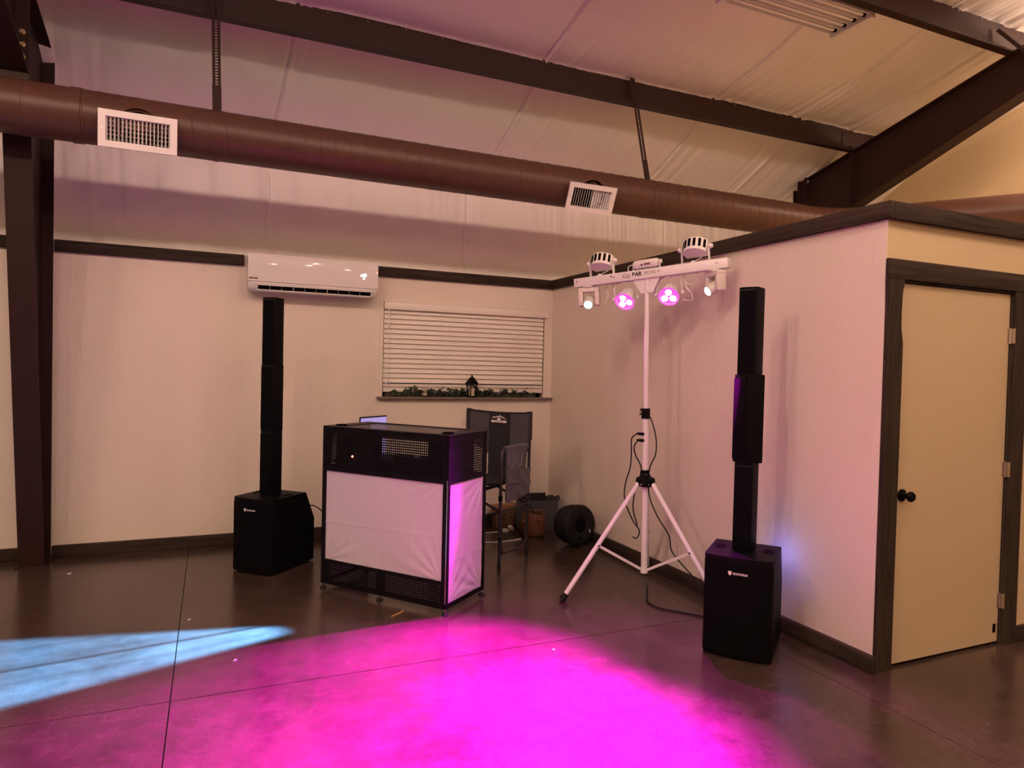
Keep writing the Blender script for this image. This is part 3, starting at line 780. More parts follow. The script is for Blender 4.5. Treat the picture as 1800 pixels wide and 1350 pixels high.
#====================================================================== DJ BOOTH
BR = R(-51.7)
booth = thing('dj_booth', 'black metal DJ booth with white cloth panels', 'booth', (-2.472, -1.429, 0), BR)
BW, BD, BH = 1.03, 0.475, 1.108
def perf(bm, x0, x1, z0, z1, pitch, hole, y=0.0):
    nx = int((x1 - x0) / pitch); nz = int((z1 - z0) / pitch)
    ex = [x0]; 
    offx = ((x1 - x0) - nx * pitch) / 2; offz = ((z1 - z0) - nz * pitch) / 2
    X = [x0]; Z = [z0]; hx = set(); hz = set()
    for i in range(nx):
        c = x0 + offx + pitch * (i + .5); hx.add(len(X)); X += [c - hole / 2, c + hole / 2]
    X.append(x1)
    for i in range(nz):
        c = z0 + offz + pitch * (i + .5); hz.add(len(Z)); Z += [c - hole / 2, c + hole / 2]
    Z.append(z1)
    g = [[bm.verts.new((a, y, b)) for b in Z] for a in X]
    for i in range(len(X) - 1):
        for j in range(len(Z) - 1):
            if i in hx and j in hz: continue
            bm.faces.new((g[i][j], g[i + 1][j], g[i + 1][j + 1], g[i][j + 1]))
P = 0.026
# front frame
bm = NB()
bx(bm, 0.0, P, -0.0, P, 0.035, BH, bev=0.002, seg=1); bx(bm, BW - P - 0.014, BW - 0.014, 0.0, P, 0.035, BH, bev=0.002, seg=1)
bx(bm, P, BW - P - 0.014, 0.004, P - 0.004, 0.035, 0.065); bx(bm, P, BW - P - 0.014, 0.004, P - 0.004, 0.188, 0.205)
bx(bm, P, BW - P - 0.014, 0.004, P - 0.004, 0.815, 0.84); bx(bm, P, BW - P - 0.014, 0.004, P - 0.004, BH - 0.03, BH)
bx(bm, BW / 2 - 0.035, BW / 2 + 0.02, 0.004, P - 0.004, 0.06, 0.19)
ob('front_frame', bm, M_BLACKM, booth)
bm = NB(); perf(bm, P, BW - P - 0.014, 0.84, BH - 0.03, 0.0160, 0.0072, 0.003); ob('perforated_panel', bm, M_BLACKM, booth, smooth=False)
bm = NB(); perf(bm, P, BW / 2 - 0.035, 0.065, 0.188, 0.0160, 0.0066, 0.003); ob('perforated_panel', bm, M_BLACKM, booth, smooth=False)
bm = NB(); perf(bm, BW / 2 + 0.02, BW - P - 0.014, 0.065, 0.188, 0.0160, 0.0066, 0.003); ob('perforated_panel', bm, M_BLACKM, booth, smooth=False)
# cloth sheets
def cloth(w, h, seed, folds):
    nu, nv = 90, 64; pts = []
    for i in range(nu + 1):
        col = []; u = i / nu
        for j in range(nv + 1):
            v = j / nv; d = 0.0
            for fu in folds[0]: d += 0.0022 * math.exp(-((u - fu) / 0.007) ** 2)
            for fv in folds[1]: d += 0.0026 * math.exp(-((v - fv - 0.02 * (u - .5)) / 0.010) ** 2)
            e = min(u, 1 - u, v, 1 - v)
            # drawn diagonal wrinkles from the corners
            for (cu, cv, k) in ((0, 0, 1), (1, 1, 2), (1, 0, 3)):
                ru, rv = abs(u - cu) * w / h, abs(v - cv); r = math.hypot(ru, rv); th = math.atan2(rv, ru)
                d += 0.0042 * math.sin(th * 17 + seed + k) * math.exp(-(r / 0.42) ** 2) * min(1, r / 0.10)
            d += 0.0022 * math.sin(u * 9 + v * 5 + seed) * min(1, e / 0.15)
            col.append((u * w, -d, v * h))
        pts.append(col)
    bm = NB(); gridsurf(bm, pts); return bm
ob('front_cloth', cloth(BW - 2 * P - 0.014, 0.625, 0.4, ((0.21, 0.46, 0.75), (0.44,))), M_SCRIM, booth, (P, 0.016, 0.196), angle=80)
# side frames (right one seen, left one on the far side)
for sx, nm in ((BW - 0.002, 'right'), (P + 0.0, 'left')):
    bm = NB()
    y0 = 0.006 if nm == 'right' else 0.03
    bx(bm, sx - P, sx, y0, y0 + P, 0.035, BH, bev=0.002, seg=1); bx(bm, sx - P, sx, BD - P, BD, 0.035, BH, bev=0.002, seg=1)
    bx(bm, sx - P + 0.004, sx - 0.004, y0 + P, BD - P, 0.035, 0.062); bx(bm, sx - P + 0.004, sx - 0.004, y0 + P, BD - P, 0.812, 0.84); bx(bm, sx - P + 0.004, sx - 0.004, y0 + P, BD - P, BH - 0.03, BH)
    ob('side_frame', bm, M_BLACKM, booth)
    bm = NB(); perf(bm, y0 + P, BD - P, 0.84, BH - 0.03, 0.0160, 0.0066, 0.0)
    ob('perforated_panel', bm, M_BLACKM, booth, (sx - 0.003, 0, 0), (0, 0, R(90)), smooth=False)
    ob('side_cloth', cloth(BD - 2 * P - y0, 0.755, 2.2, ((0.5,), (0.35, 0.66))), M_SCRIM, booth, (sx - 0.012, y0 + P, 0.060), (0, 0, R(90)), angle=80)
# top shelf
bm = NB(); bx(bm, 0.0, BW, 0.0, 0.05, BH, BH + 0.012, bev=0.002, seg=1); bx(bm, 0.0, BW, BD - 0.04, BD, BH, BH + 0.012, bev=0.002, seg=1)
bx(bm, 0.0, 0.12, 0.05, BD - 0.04, BH, BH + 0.012); bx(bm, BW - 0.12, BW, 0.05, BD - 0.04, BH, BH + 0.012)
ob('top_frame', bm, M_BLACKM, booth)
bm = NB(); perf(bm, 0.12, BW - 0.12, 0.05, BD - 0.04, 0.016, 0.0062, 0.0); bmesh.ops.transform(bm, matrix=Matrix.Translation((0, 0, BH + 0.008)) @ Matrix.Rotation(R(90), 4, 'X') @ Matrix.Scale(-1, 4, (0, 0, 1)), verts=bm.verts)
for v in bm.verts: v.co.y = abs(v.co.y)
ob('perforated_top', bm, M_GUN, booth, smooth=False)
for xg in (0.075, BW - 0.075):
    bm = NB(); lathe(bm, [(0.038, 0), (0.038, 0.006), (0.031, 0.008), (0.029, 0.003), (0.0, 0.003)], 24, Matrix.Translation((xg, 0.10, BH + 0.0125))); ob('cable_grommet', bm, M_DEEP, booth)
bm = NB()
for k in range(4): cyl(bm, (0.06 + k * 0.30, -0.003, BH + 0.003), (0.10 + k * 0.30, -0.003, BH + 0.003), 0.006, n=8)
ob('hinge', bm, M_BLACKM, booth)
bm = NB(); bx(bm, BW - 0.0165, BW - 0.0055, 0.004, 0.008, 0.07, 0.84); ob('light_slit', bm, M_CHROME, booth, smooth=False)  # bright strip standing for the slit of light between front and side frames
for (x, y) in ((0.015, 0.012), (BW / 2 - 0.01, 0.012), (BW - 0.012, 0.012), (BW - 0.014, BD - 0.012), (0.015, BD - 0.012)):
    bm = NB(); lathe(bm, [(0, 0), (0.022, 0), (0.023, 0.004), (0.016, 0.012), (0.010, 0.018), (0, 0.018)], 18, Matrix.Translation((x, y, 0))); f = ob('levelling_foot', bm, M_RUBBER, booth)
    bm = NB(); cyl(bm, (x, y, 0.016), (x, y, 0.037), 0.006, n=10); ob('foot_stud', bm, M_CHROME, f)
# inner shelf carrying the gear
bm = NB(); bx(bm, 0.03, BW - 0.03, 0.04, BD, 0.80, 0.815); bx(bm, -0.34, 0.60, BD, BD + 0.42, 0.79, 0.805); ob('inner_shelf', bm, M_BLACKM, booth)
# gear on the inner shelf: deck controller, rack unit, laptop
gear = thing('dj_controller', 'black DJ controller with red light behind the booth front', 'controller', (-2.472, -1.429, 0), BR)
bm = NB(); bx(bm, 0.09, 0.62, 0.10, 0.40, 0.816, 0.905, bev=0.006); bx(bm, 0.17, 0.22, 0.12, 0.36, 0.90, 1.055); bx(bm, 0.05, 0.115, 0.12, 0.36, 0.816, 1.06); ob('chassis', bm, M_BLACK, gear)
bm = NB()
for xw in (0.20, 0.50): cyl(bm, (xw, 0.25, 0.905), (xw, 0.25, 0.93), 0.07, n=24)
ob('jog_wheel', bm, M_RUBBER, gear)
bm = NB(); lathe(bm, [(0, -0.008), (0.006, -0.005), (0.0085, 0.0), (0.006, 0.005), (0, 0.008)], 12, Matrix.Translation((0.262, 0.004, 0.928)) @ Matrix.Rotation(R(90), 4, 'X')); ob('indicator_light', bm, M_ERED, gear)
mix = thing('rack_unit', 'black rack gear standing inside the booth on the right', 'audio unit', (-2.472, -1.429, 0), BR)
bm = NB(); bx(bm, 0.66, 0.97, 0.08, 0.40, 0.816, 0.935, bev=0.006); bx(bm, 0.80, 0.97, 0.10, 0.40, 0.93, 1.07, bev=0.006); ob('chassis', bm, M_BLACK, mix)
bm = NB()
for k in range(4): cyl(bm, (0.69 + k * 0.03, 0.2, 0.935), (0.69 + k * 0.03, 0.2, 0.95), 0.008, n=10)
ob('knob', bm, M_RUBBER, mix)

#====================================================================== LIGHT STAND AND BAR
SX, SY = -0.421, -2.315
TOPX, TOPY, TOPZ = -0.429, -2.262, 2.216
st = thing('tripod_stand', 'white tripod lighting stand beside the right wall', 'stand', (SX, SY, 0))
LEAN = Vector((TOPX - SX, TOPY - SY))
def pole_pt(z): return Vector((LEAN.x * z / 2.2 * 1.0, LEAN.y * z / 2.2, z))
bm = NB(); cyl(bm, pole_pt(0.160), pole_pt(1.27), 0.0215, n=24); ob('lower_pole', bm, M_WHITE, st)
bm = NB(); cyl(bm, pole_pt(1.24), pole_pt(2.14), 0.0165, n=24); ob('upper_pole', bm, M_WHITE, st)
bm = NB(); cyl(bm, pole_pt(1.218), pole_pt(1.288), 0.030, n=20); clamp = ob('height_clamp', bm, M_BLACK, st)
bm = NB(); tube(bm, [(-0.028, 0.02, 1.275), (-0.058, 0.015, 1.283), (-0.062, 0.015, 1.248), (-0.030, 0.02, 1.253)], 0.006, 8); ob('clamp_lever', bm, M_BLACK, clamp)
bm = NB(); cyl(bm, pole_pt(0.835), pole_pt(0.863), 0.027, n=20); box(bm, (0.03, 0.02, 0.02), (-0.03, 0.008, 0.85)); ob('collar', bm, M_BLACK, st)
view_ang = math.atan2(CAM.y - SY, CAM.x - SX) - R(2)
bm = NB(); lathe(bm, [(0.022, 0.0), (0.060, 0.0), (0.068, 0.03), (0.062, 0.055), (0.035, 0.066), (0.033, 0.080), (0.0, 0.080)], 24, Matrix.Translation((0.0, 0.018, 0.752))); hub = ob('hub', bm, M_BLACK, st)
bm = NB(); lathe(bm, [(0, 0.0), (0.026, 0.0), (0.024, 0.02), (0, 0.02)], 16, Matrix.Translation((0, 0.003, 0.152))); ob('pole_cap', bm, M_WHITE, st)
for k, da in enumerate((-60, 60, 180)):
    a = view_ang + R(da); dv = Vector((math.cos(a), math.sin(a), 0))
    p0 = dv * 0.055 + Vector((0, 0.015, 0.772)); p1 = dv * 0.585 + Vector((0, 0, 0.035))
    bm = NB(); cyl(bm, p0, p1, 0.0165, n=16); leg = ob('leg', bm, M_WHITE, st)
    d = (p1 - p0).normalized()
    bm = NB(); cyl(bm, p1 - d * 0.015, p1 + d * 0.035, 0.021, 0.023, n=16); ob('rubber_foot', bm, M_RUBBER, leg)
    mid = p0 + (p1 - p0) * 0.56
    perp = dv.cross(Vector((0, 0, 1)))
    bm = NB()
    q0 = Vector((0, 0.003, 0.175)) + dv * 0.02
    dd = mid - q0; q = dd.to_track_quat('Z', 'Y').to_matrix()
    side = perp * 0.003; up_ = dd.normalized().cross(perp) * 0.009
    loft(bm, [[q0 + side + up_, q0 - side + up_, q0 - side - up_, q0 + side - up_], [mid + side + up_, mid - side + up_, mid - side - up_, mid + side - up_]])
    ob('brace', bm, M_WHITE, st, smooth=False)
    bm = NB(); cyl(bm, mid - perp * 0.02, mid + perp * 0.02, 0.006, n=10); ob('brace_rivet', bm, M_BLACK, leg)
for s in (-1, 1):
    a = view_ang + R(s * 22); bm = NB(); c = Vector((math.cos(a) * 0.064, math.sin(a) * 0.064 + 0.018, 0.770)); cyl(bm, c, c * 1.0 + Vector((math.cos(a), math.sin(a), 0)) * 0.006, 0.006, n=10); ob('hub_bolt', bm, M_CHROME, hub)

# light bar: local x along the bar, front is -y; rolled a little so its right end stands higher
bar = thing('light_bar', 'white stage light bar on top of the tripod stand', 'light bar', (TOPX, TOPY, TOPZ), 0)
bar.rotation_euler = Euler((0, R(-3.6), R(-60)), 'XYZ')
BARM = Matrix.Translation((TOPX, TOPY, TOPZ)) @ Euler((0, R(-3.6), R(-60)), 'XYZ').to_matrix().to_4x4()
bm = NB(); bx(bm, -0.57, 0.57, -0.035, 0.035, -0.032, 0.032, bev=0.003, seg=2); rail = ob('rail', bm, M_WHITE, bar)
for x in (-0.545, -0.24, 0.10, 0.50):
    bm = NB(); lathe(bm, [(0, 0), (0.008, 0), (0.007, 0.003), (0, 0.004)], 10, Matrix.Translation((x, -0.035, 0.006)) @ Matrix.Rotation(R(90), 4, 'X')); ob('rail_screw', bm, M_CHROME, rail)
bm = NB(); cyl(bm, (-0.262, -0.036, 0.012), (-0.262, -0.0352, 0.012), 0.006, n=10); ob('sensor_eye', bm, M_INK, rail)
text_mesh('lettering', 'Gig', 0.043, M_INK, rail, Matrix.Translation((-0.146, -0.0354, 0.001)) @ FRONT, shear=0.25, bold=-0.0004)
text_mesh('lettering', 'BAR', 0.039, M_INK, rail, Matrix.Translation((-0.063, -0.0354, 0.003)) @ FRONT, bold=0.0016)
text_mesh('lettering', 'MOVE', 0.032, M_INKB, rail, Matrix.Translation((0.036, -0.0354, 0.003)) @ FRONT, bold=-0.0002)
# centre bracket and sleeve
bm = NB(); prism(bm, [(-0.10, 0), (0.10, 0), (0.045, -0.10), (-0.045, -0.10)], 0.004, Matrix.Translation((0, 0.018, -0.032)) @ FRONT)
prism(bm, [(-0.10, 0), (0.10, 0), (0.045, -0.10), (-0.045, -0.10)], 0.004, Matrix.Translation((0, -0.014, -0.032)) @ FRONT); ob('mount_bracket', bm, M_WHITE, bar)
bm = NB(); cyl(bm, (0.0, 0, -0.12), (0.0, 0, -0.03), 0.022, n=20); ob('mount_sleeve', bm, M_WHITE, bar)

def derby(x, yaw, par):
    t = bpy.data.objects.new('derby_light', None); C.objects.link(t); t.parent = par; t.location = (x, 0, 0.032); t['label'] = 'white drum shaped derby light with slotted lenses'
    for s in (-1, 1):
        bm = NB(); bx(bm, s * 0.093 - 0.003, s * 0.093 + 0.003, -0.012, 0.012, 0.0, 0.105, bev=0.001, seg=1); ob('bracket_arm', bm, M_WHITE, t)
        bm = NB(); lathe(bm, [(0, 0), (0.016, 0), (0.018, 0.010), (0.012, 0.022), (0, 0.024)], 14, Matrix.Translation((s * 0.096, 0, 0.098)) @ Matrix.Rotation(R(90 * s), 4, 'Y')); ob('tilt_knob', bm, M_WHITE, t)
    tilt = Matrix.Translation((0, 0.0, 0.100)) @ Matrix.Rotation(R(-20), 4, 'X')
    # body: curved front sector
    arc = [(0.082 * math.sin(a) * 1.05, -0.098 * math.cos(a) + 0.030) for a in np.linspace(-1.22, 1.22, 19)]
    poly = arc + [(0.07, 0.055), (-0.07, 0.055)]
    bm = NB(); prism(bm, poly, 0.086, Matrix.Translation((0, 0, -0.043))); bmesh.ops.transform(bm, matrix=tilt, verts=bm.verts); b_ = ob('lamp_body', bm, M_WHITE, t)
    for k, a in enumerate(np.linspace(-0.98, 0.98, 6)):
        cx_, cy_ = 0.0861 * math.sin(a), -0.0985 * math.cos(a) + 0.030
        nrm = math.atan2(math.sin(a) / 0.0861, math.cos(a) / 0.098)
        bm = NB(); box(bm, (0.0175, 0.006, 0.056), (cx_, cy_, 0.006), rot=(0, 0, nrm)); bmesh.ops.transform(bm, matrix=tilt, verts=bm.verts); l_ = ob('lens_slot', bm, M_DEEP, b_)
    tube_b = NB(); tube(tube_b, curve_pts([(0.03, 0.04, 0.07), (0.035, 0.03, 0.04), (0.0, 0.01, 0.018), (-0.03, 0.0, 0.0)], 6), 0.0028, 6); ob('lamp_cable', tube_b, M_WHITE, t)
    bm = NB(); lathe(bm, [(0, 0), (0.022, 0), (0.022, 0.006), (0.010, 0.008), (0.010, 0.016), (0, 0.016)], 16, Matrix.Translation((-0.02, 0, 0))); ob('mount_bolt', bm, M_WHITE, t)
    return t
derby(-0.352, 0, bar); derby(0.347, 0, bar)
# laser box
lz = bpy.data.objects.new('laser_unit', None); C.objects.link(lz); lz.parent = bar; lz.location = (-0.005, 0, 0.032); lz['label'] = 'white rounded laser box on top of the bar'
bm = NB(); box(bm, (0.178, 0.075, 0.058), (0, 0, 0.042), rot=(R(14), 0, 0), bev=0.020, seg=4); lzb = ob('laser_body', bm, M_WHITE, lz)
for s in (-1, 1):
    bm = NB(); bx(bm, s * 0.098 - 0.002, s * 0.098 + 0.002, -0.010, 0.010, 0, 0.055); ob('bracket_arm', bm, M_WHITE, lz)
bm = NB(); lathe(bm, [(0, 0), (0.014, 0), (0.016, 0.012), (0, 0.016)], 14, Matrix.Translation((0.10, 0, 0.045)) @ Matrix.Rotation(R(90), 4, 'Y')); ob('tilt_knob', bm, M_WHITE, lz)
bm = NB(); cyl(bm, (-0.018, -0.0355, 0.030), (-0.018, -0.0405, 0.030), 0.0065, n=12); ob('aperture', bm, M_INK, lzb)
bm = NB(); box(bm, (0.046, 0.002, 0.011), (0.022, -0.0380, 0.033), rot=(R(14), 0, 0)); ob('warning_label', bm, M_INKB, lzb)
bm = NB(); tube(bm, curve_pts([(-0.088, 0, 0.035), (-0.12, 0, 0.045), (-0.138, 0, 0.03), (-0.138, 0, 0.0)], 6), 0.003, 6); ob('lamp_cable', bm, M_WHITE, lz)

def aim_rot(x, y, z, target):
    pv = BARM @ Vector((x, y, z)); d = BARM.to_3x3().inverted() @ (Vector(target) - pv); d.normalize()
    return math.degrees(math.atan2(d.x, -d.y)), math.degrees(math.asin(-d.z))
def par_light(x, target, seed):
    aim_yaw, aim_pitch = aim_rot(x, 0.01, -0.152, target)
    t = bpy.data.objects.new('par_light', None); C.objects.link(t); t.parent = bar; t.location = (x, 0, -0.032); t['label'] = 'white par can glowing magenta from three lenses'
    zc = -0.120
    for s in (-1, 1):
        bm = NB(); tube(bm, [(s * 0.02, 0.01, -0.002), (s * 0.080, 0.01, -0.006), (s * 0.088, 0.01, -0.02), (s * 0.088, 0.01, zc)], 0.004, 6); ob('yoke_arm', bm, M_WHITE, t)
        bm = NB(); lathe(bm, [(0, 0), (0.013, 0), (0.015, 0.010), (0.009, 0.018), (0, 0.018)], 14, Matrix.Translation((s * 0.088, 0.01, zc)) @ Matrix.Rotation(R(90 * s), 4, 'Y')); ob('tilt_knob', bm, M_WHITE, t)
    bm = NB(); lathe(bm, [(0, 0), (0.02, 0), (0.02, 0.006), (0, 0.008)], 14, Matrix.Translation((0, 0.0, -0.01))); ob('mount_bolt', bm, M_WHITE, t)
    head = bpy.data.objects.new('par_head', None); C.objects.link(head); head.parent = t; head.location = (0, 0.01, zc)
    rot = Euler((R(aim_pitch), 0, R(aim_yaw)), 'XYZ'); head.rotation_euler = rot
    # lathe along local -Y (axis of the lamp)
    A = Matrix.Rotation(R(90), 4, 'X')   # +z of the profile -> -y
    bm = NB(); lathe(bm, [(0, -0.085), (0.034, -0.085), (0.048, -0.075), (0.058, -0.02), (0.068, 0.028), (0.068, 0.036), (0.064, 0.036), (0.060, 0.024), (0, 0.024)], 8, A @ Matrix.Rotation(R(22.5), 4, 'Z'))
    b1 = bpy.data.objects.new('par_head', mesh_of(bm, 'par_head', M_WHITE, angle=20))
    C.objects.link(b1); b1.parent = t; b1.location = head.location; b1.rotation_euler = rot
    bpy.data.objects.remove(head)
    bm = NB(); lathe(bm, [(0.062, 0.030), (0.070, 0.030), (0.071, 0.040), (0.062, 0.040)], 32, A); ob('lens_ring', bm, M_EPINK, b1)
    bm = NB(); lathe(bm, [(0, 0.0250), (0.062, 0.0250), (0.062, 0.031), (0, 0.029)], 32, A); ob('lens_plate', bm, M_EPINK, b1)
    for k in range(3):
        a = R(90 + 120 * k + seed); px, pz = 0.0315 * math.cos(a), 0.031 * math.sin(a)
        bm = NB(); lathe(bm, [(0.0225, 0.0), (0.0225, 0.008), (0.018, 0.013), (0, 0.015)], 20, Matrix.Translation((px, -0.028, pz)) @ A); ob('led_lens', bm, M_EPINKC, b1)
    Mw = BARM @ Matrix.Translation((x, 0.01, -0.032 + zc)) @ rot.to_matrix().to_4x4()
    return Mw
parA = par_light(-0.171, (-2.37, -3.33, 0), 8)
parB = par_light(0.153, (-2.22, -4.15, 0), -6)
MAG = (1.0, 0.0, 0.90)
def beam(name, Mw, off, power, col, size, blend, radius):
    l = bpy.data.lights.new(name, 'SPOT'); l.energy = power; l.color = col; l.spot_size = R(size); l.spot_blend = blend; l.shadow_soft_size = radius
    o = bpy.data.objects.new(name, l); C.objects.link(o)
    # lamp points along local -Y of the head; a spot points along its -Z
    o.matrix_world = Mw @ Matrix.Translation((0, off, 0)) @ Matrix.Rotation(R(-90), 4, 'X')
    return o
beam('par_beam', parA, -0.075, 8600, MAG, 51, 1.0, 0.03)
beam('par_beam', parB, -0.075, 10200, MAG, 48, 1.0, 0.03)
beam('par_spill', parA, -0.075, 26, MAG, 140, 1.0, 0.03)
beam('par_spill', parB, -0.075, 330, MAG, 104, 1.0, 0.03)

def moving_head(x, pan, tilt, lens_mat, label):
    t = bpy.data.objects.new('moving_head', None); C.objects.link(t); t.parent = bar; t.location = (x, 0, -0.032); t['label'] = label
    bm = NB(); lathe(bm, [(0, 0), (0.045, 0), (0.045, -0.012), (0, -0.012)], 24); ob('pan_base', bm, M_OFFW, t)
    yoke = NB(); bx(yoke, -0.078, 0.078, -0.034, 0.034, -0.046, -0.010, bev=0.010, seg=3)
    for s in (-1, 1):
        box(yoke, (0.036, 0.068, 0.128), (s * 0.060, 0, -0.082), bev=0.012, seg=3)
    y_ = ob('yoke', yoke, M_OFFW, t, None, (0, 0, R(pan)))
    hb = NB(); A = Matrix.Rotation(R(90), 4, 'X')
    lathe(hb, [(0, -0.058), (0.030, -0.056), (0.041, -0.035), (0.042, 0.02), (0.037, 0.055), (0.037, 0.066), (0.031, 0.066), (0.030, 0.058), (0, 0.058)], 28, A)
    h_ = ob('head', hb, M_OFFW, y_, (0, 0, -0.112), (R(tilt), 0, 0))
    bm = NB(); lathe(bm, [(0.0305, 0.056), (0.0305, 0.066), (0.022, 0.075), (0, 0.079)], 24, A); ob('lens', bm, lens_mat, h_)
    Mw = BARM @ Matrix.Translation((x, 0, -0.032)) @ Matrix.Rotation(R(pan), 4, 'Z') @ Matrix.Translation((0, 0, -0.112)) @ Matrix.Rotation(R(tilt), 4, 'X')
    return Mw
def aim(x, target):
    # pan/tilt of a head hung at x so that it points at a world target
    pv = BARM @ Vector((x, 0, -0.144)); d = BARM.to_3x3().inverted() @ (Vector(target) - pv); d.normalize()
    pan = math.degrees(math.atan2(d.x, -d.y)); tilt = math.degrees(math.asin(-d.z) if True else 0)
    return pan, tilt
pl, tl = aim(-0.463, (-3.1, -4.9, 0.2))
mhA = moving_head(-0.463, pl, tl, M_EGREEN, 'white moving head with greenish lens at the left end')
prn, tr = aim(0.475, (-4.05, -2.22, 0.0))
mhB = moving_head(0.475, prn, tr, M_EBLUE, 'white moving head with blue white lens at the right end')
bb = beam('moving_head_beam', mhB, -0.092, 46000, (0.09, 0.37, 0.86), 24, 0.30, 0.012)
# gobo in the moving head: a wheel edge cutting the beam, one thin bar, streaks, plus an added booth shadow edge
def gobo_line(a, b):
    # plane through lamp axis coordinates u = x/z, v = y/z that maps to the floor line a-b
    Mi = bb.matrix_world.inverted(); pa = Mi @ Vector(a); pb = Mi @ Vector(b)
    ua, va, ub, vb = pa.x / pa.z, pa.y / pa.z, pb.x / pb.z, pb.y / pb.z
    nx, ny = -(vb - va), (ub - ua); L = math.hypot(nx, ny); nx /= L; ny /= L
    return nx, ny, -(nx * ua + ny * va), pa.z
bb.data.use_nodes = True
nt = bb.data.node_tree; em = nt.nodes['Emission']
tc = nt.nodes.new('ShaderNodeTexCoord'); sx = nt.nodes.new('ShaderNodeSeparateXYZ')
nt.links.new(tc.outputs['Normal'], sx.inputs[0])
def mth(op, a, b=None, c=None):
    n = nt.nodes.new('ShaderNodeMath'); n.operation = op
    for i, v in enumerate((a, b, c)):
        if v is None: continue
        if isinstance(v, (int, float)): n.inputs[i].default_value = v
        else: nt.links.new(v, n.inputs[i])
    return n.outputs[0]
gu = mth('DIVIDE', sx.outputs[0], sx.outputs[2]); gv = mth('DIVIDE', sx.outputs[1], sx.outputs[2])
def lin(n_): return mth('ADD', mth('MULTIPLY_ADD', gu, n_[0], n_[2]), mth('MULTIPLY', gv, n_[1]))
def smooth(v, lo, hi, a=0.0, b=1.0):
    n = nt.nodes.new('ShaderNodeMapRange'); n.interpolation_type = 'SMOOTHSTEP'
    nt.links.new(v, n.inputs[0]); n.inputs[1].default_value = lo; n.inputs[2].default_value = hi; n.inputs[3].default_value = a; n.inputs[4].default_value = b
    return n.outputs[0]
g1 = gobo_line((-4.0, -2.654, 0), (-3.052, -2.318, 0))
mid_ = bb.matrix_world.inverted() @ Vector((-3.7, -2.2, 0)); sgn = 1.0 if g1[0] * mid_.x / mid_.z + g1[1] * mid_.y / mid_.z + g1[2] > 0 else -1.0
cut = smooth(mth('MULTIPLY', lin(g1), sgn), -0.004, 0.016)
g2 = gobo_line((-4.103, -2.212, 0), (-3.134, -2.063, 0))
bar_ = smooth(mth('ABSOLUTE', lin(g2)), 0.0015, 0.0055, 0.35, 1.0)
cb = nt.nodes.new('ShaderNodeCombineXYZ'); nt.links.new(mth('MULTIPLY', lin(g2), 42.0), cb.inputs[0]); nt.links.new(mth('MULTIPLY', gu, 5.0), cb.inputs[1])
ns = nt.nodes.new('ShaderNodeTexNoise'); ns.inputs['Scale'].default_value = 1.0; ns.inputs['Detail'].default_value = 2
nt.links.new(cb.outputs[0], ns.inputs['Vector'])
strk = smooth(ns.outputs['Fac'], 0.32, 0.60, 0.72, 1.05)
g3 = gobo_line((-3.40, -1.89, 0), (-4.20, -1.72, 0))  # booth's shadow edge put into the beam pattern, keeping light off the booth
sg3 = 1.0 if g3[0] * mid_.x / mid_.z + g3[1] * mid_.y / mid_.z + g3[2] > 0 else -1.0
cut = mth('MULTIPLY', cut, smooth(mth('MULTIPLY', lin(g3), sg3), 0.0, 0.025))
nt.links.new(mth('MULTIPLY', mth('MULTIPLY', cut, bar_), strk), em.inputs['Strength'])
beam('moving_head_beam', mhA, -0.092, 60, (0.45, 1.0, 0.7), 16, 0.5, 0.012)
# plugs and loops of cable under the bar
for x in (-0.315, -0.268, 0.268, 0.352):
    bm = NB(); cyl(bm, (x, 0.0, -0.066), (x, 0.0, -0.032), 0.0065, n=10); ob('cable_plug', bm, M_CHROME, bar)
for ctrl in ([(-0.315, 0, -0.06), (-0.315, 0.01, -0.12), (-0.34, 0.01, -0.17)], [(-0.268, 0, -0.06), (-0.262, 0.02, -0.14), (-0.262, 0.02, -0.19), (-0.21, 0.02, -0.215)],
             [(0.268, 0, -0.06), (0.275, 0.01, -0.12), (0.31, 0.01, -0.17), (0.305, 0.02, -0.21), (0.24, 0.03, -0.20)], [(0.352, 0, -0.06), (0.34, 0.01, -0.09), (0.30, 0.01, -0.105), (0.275, 0.01, -0.09)]):
    bm = NB(); tube(bm, curve_pts(ctrl, 7), 0.0032, 6); ob('lamp_cable', bm, M_WHITE, bar)
bm = NB(); tube(bm, curve_pts([(0.10, 0.045, -0.03), (0.05, 0.045, -0.05), (0.035, 0.045, -0.10), (0.03, 0.04, -0.13)], 7), 0.004, 6); ob('power_lead', bm, M_RUBBER, bar)

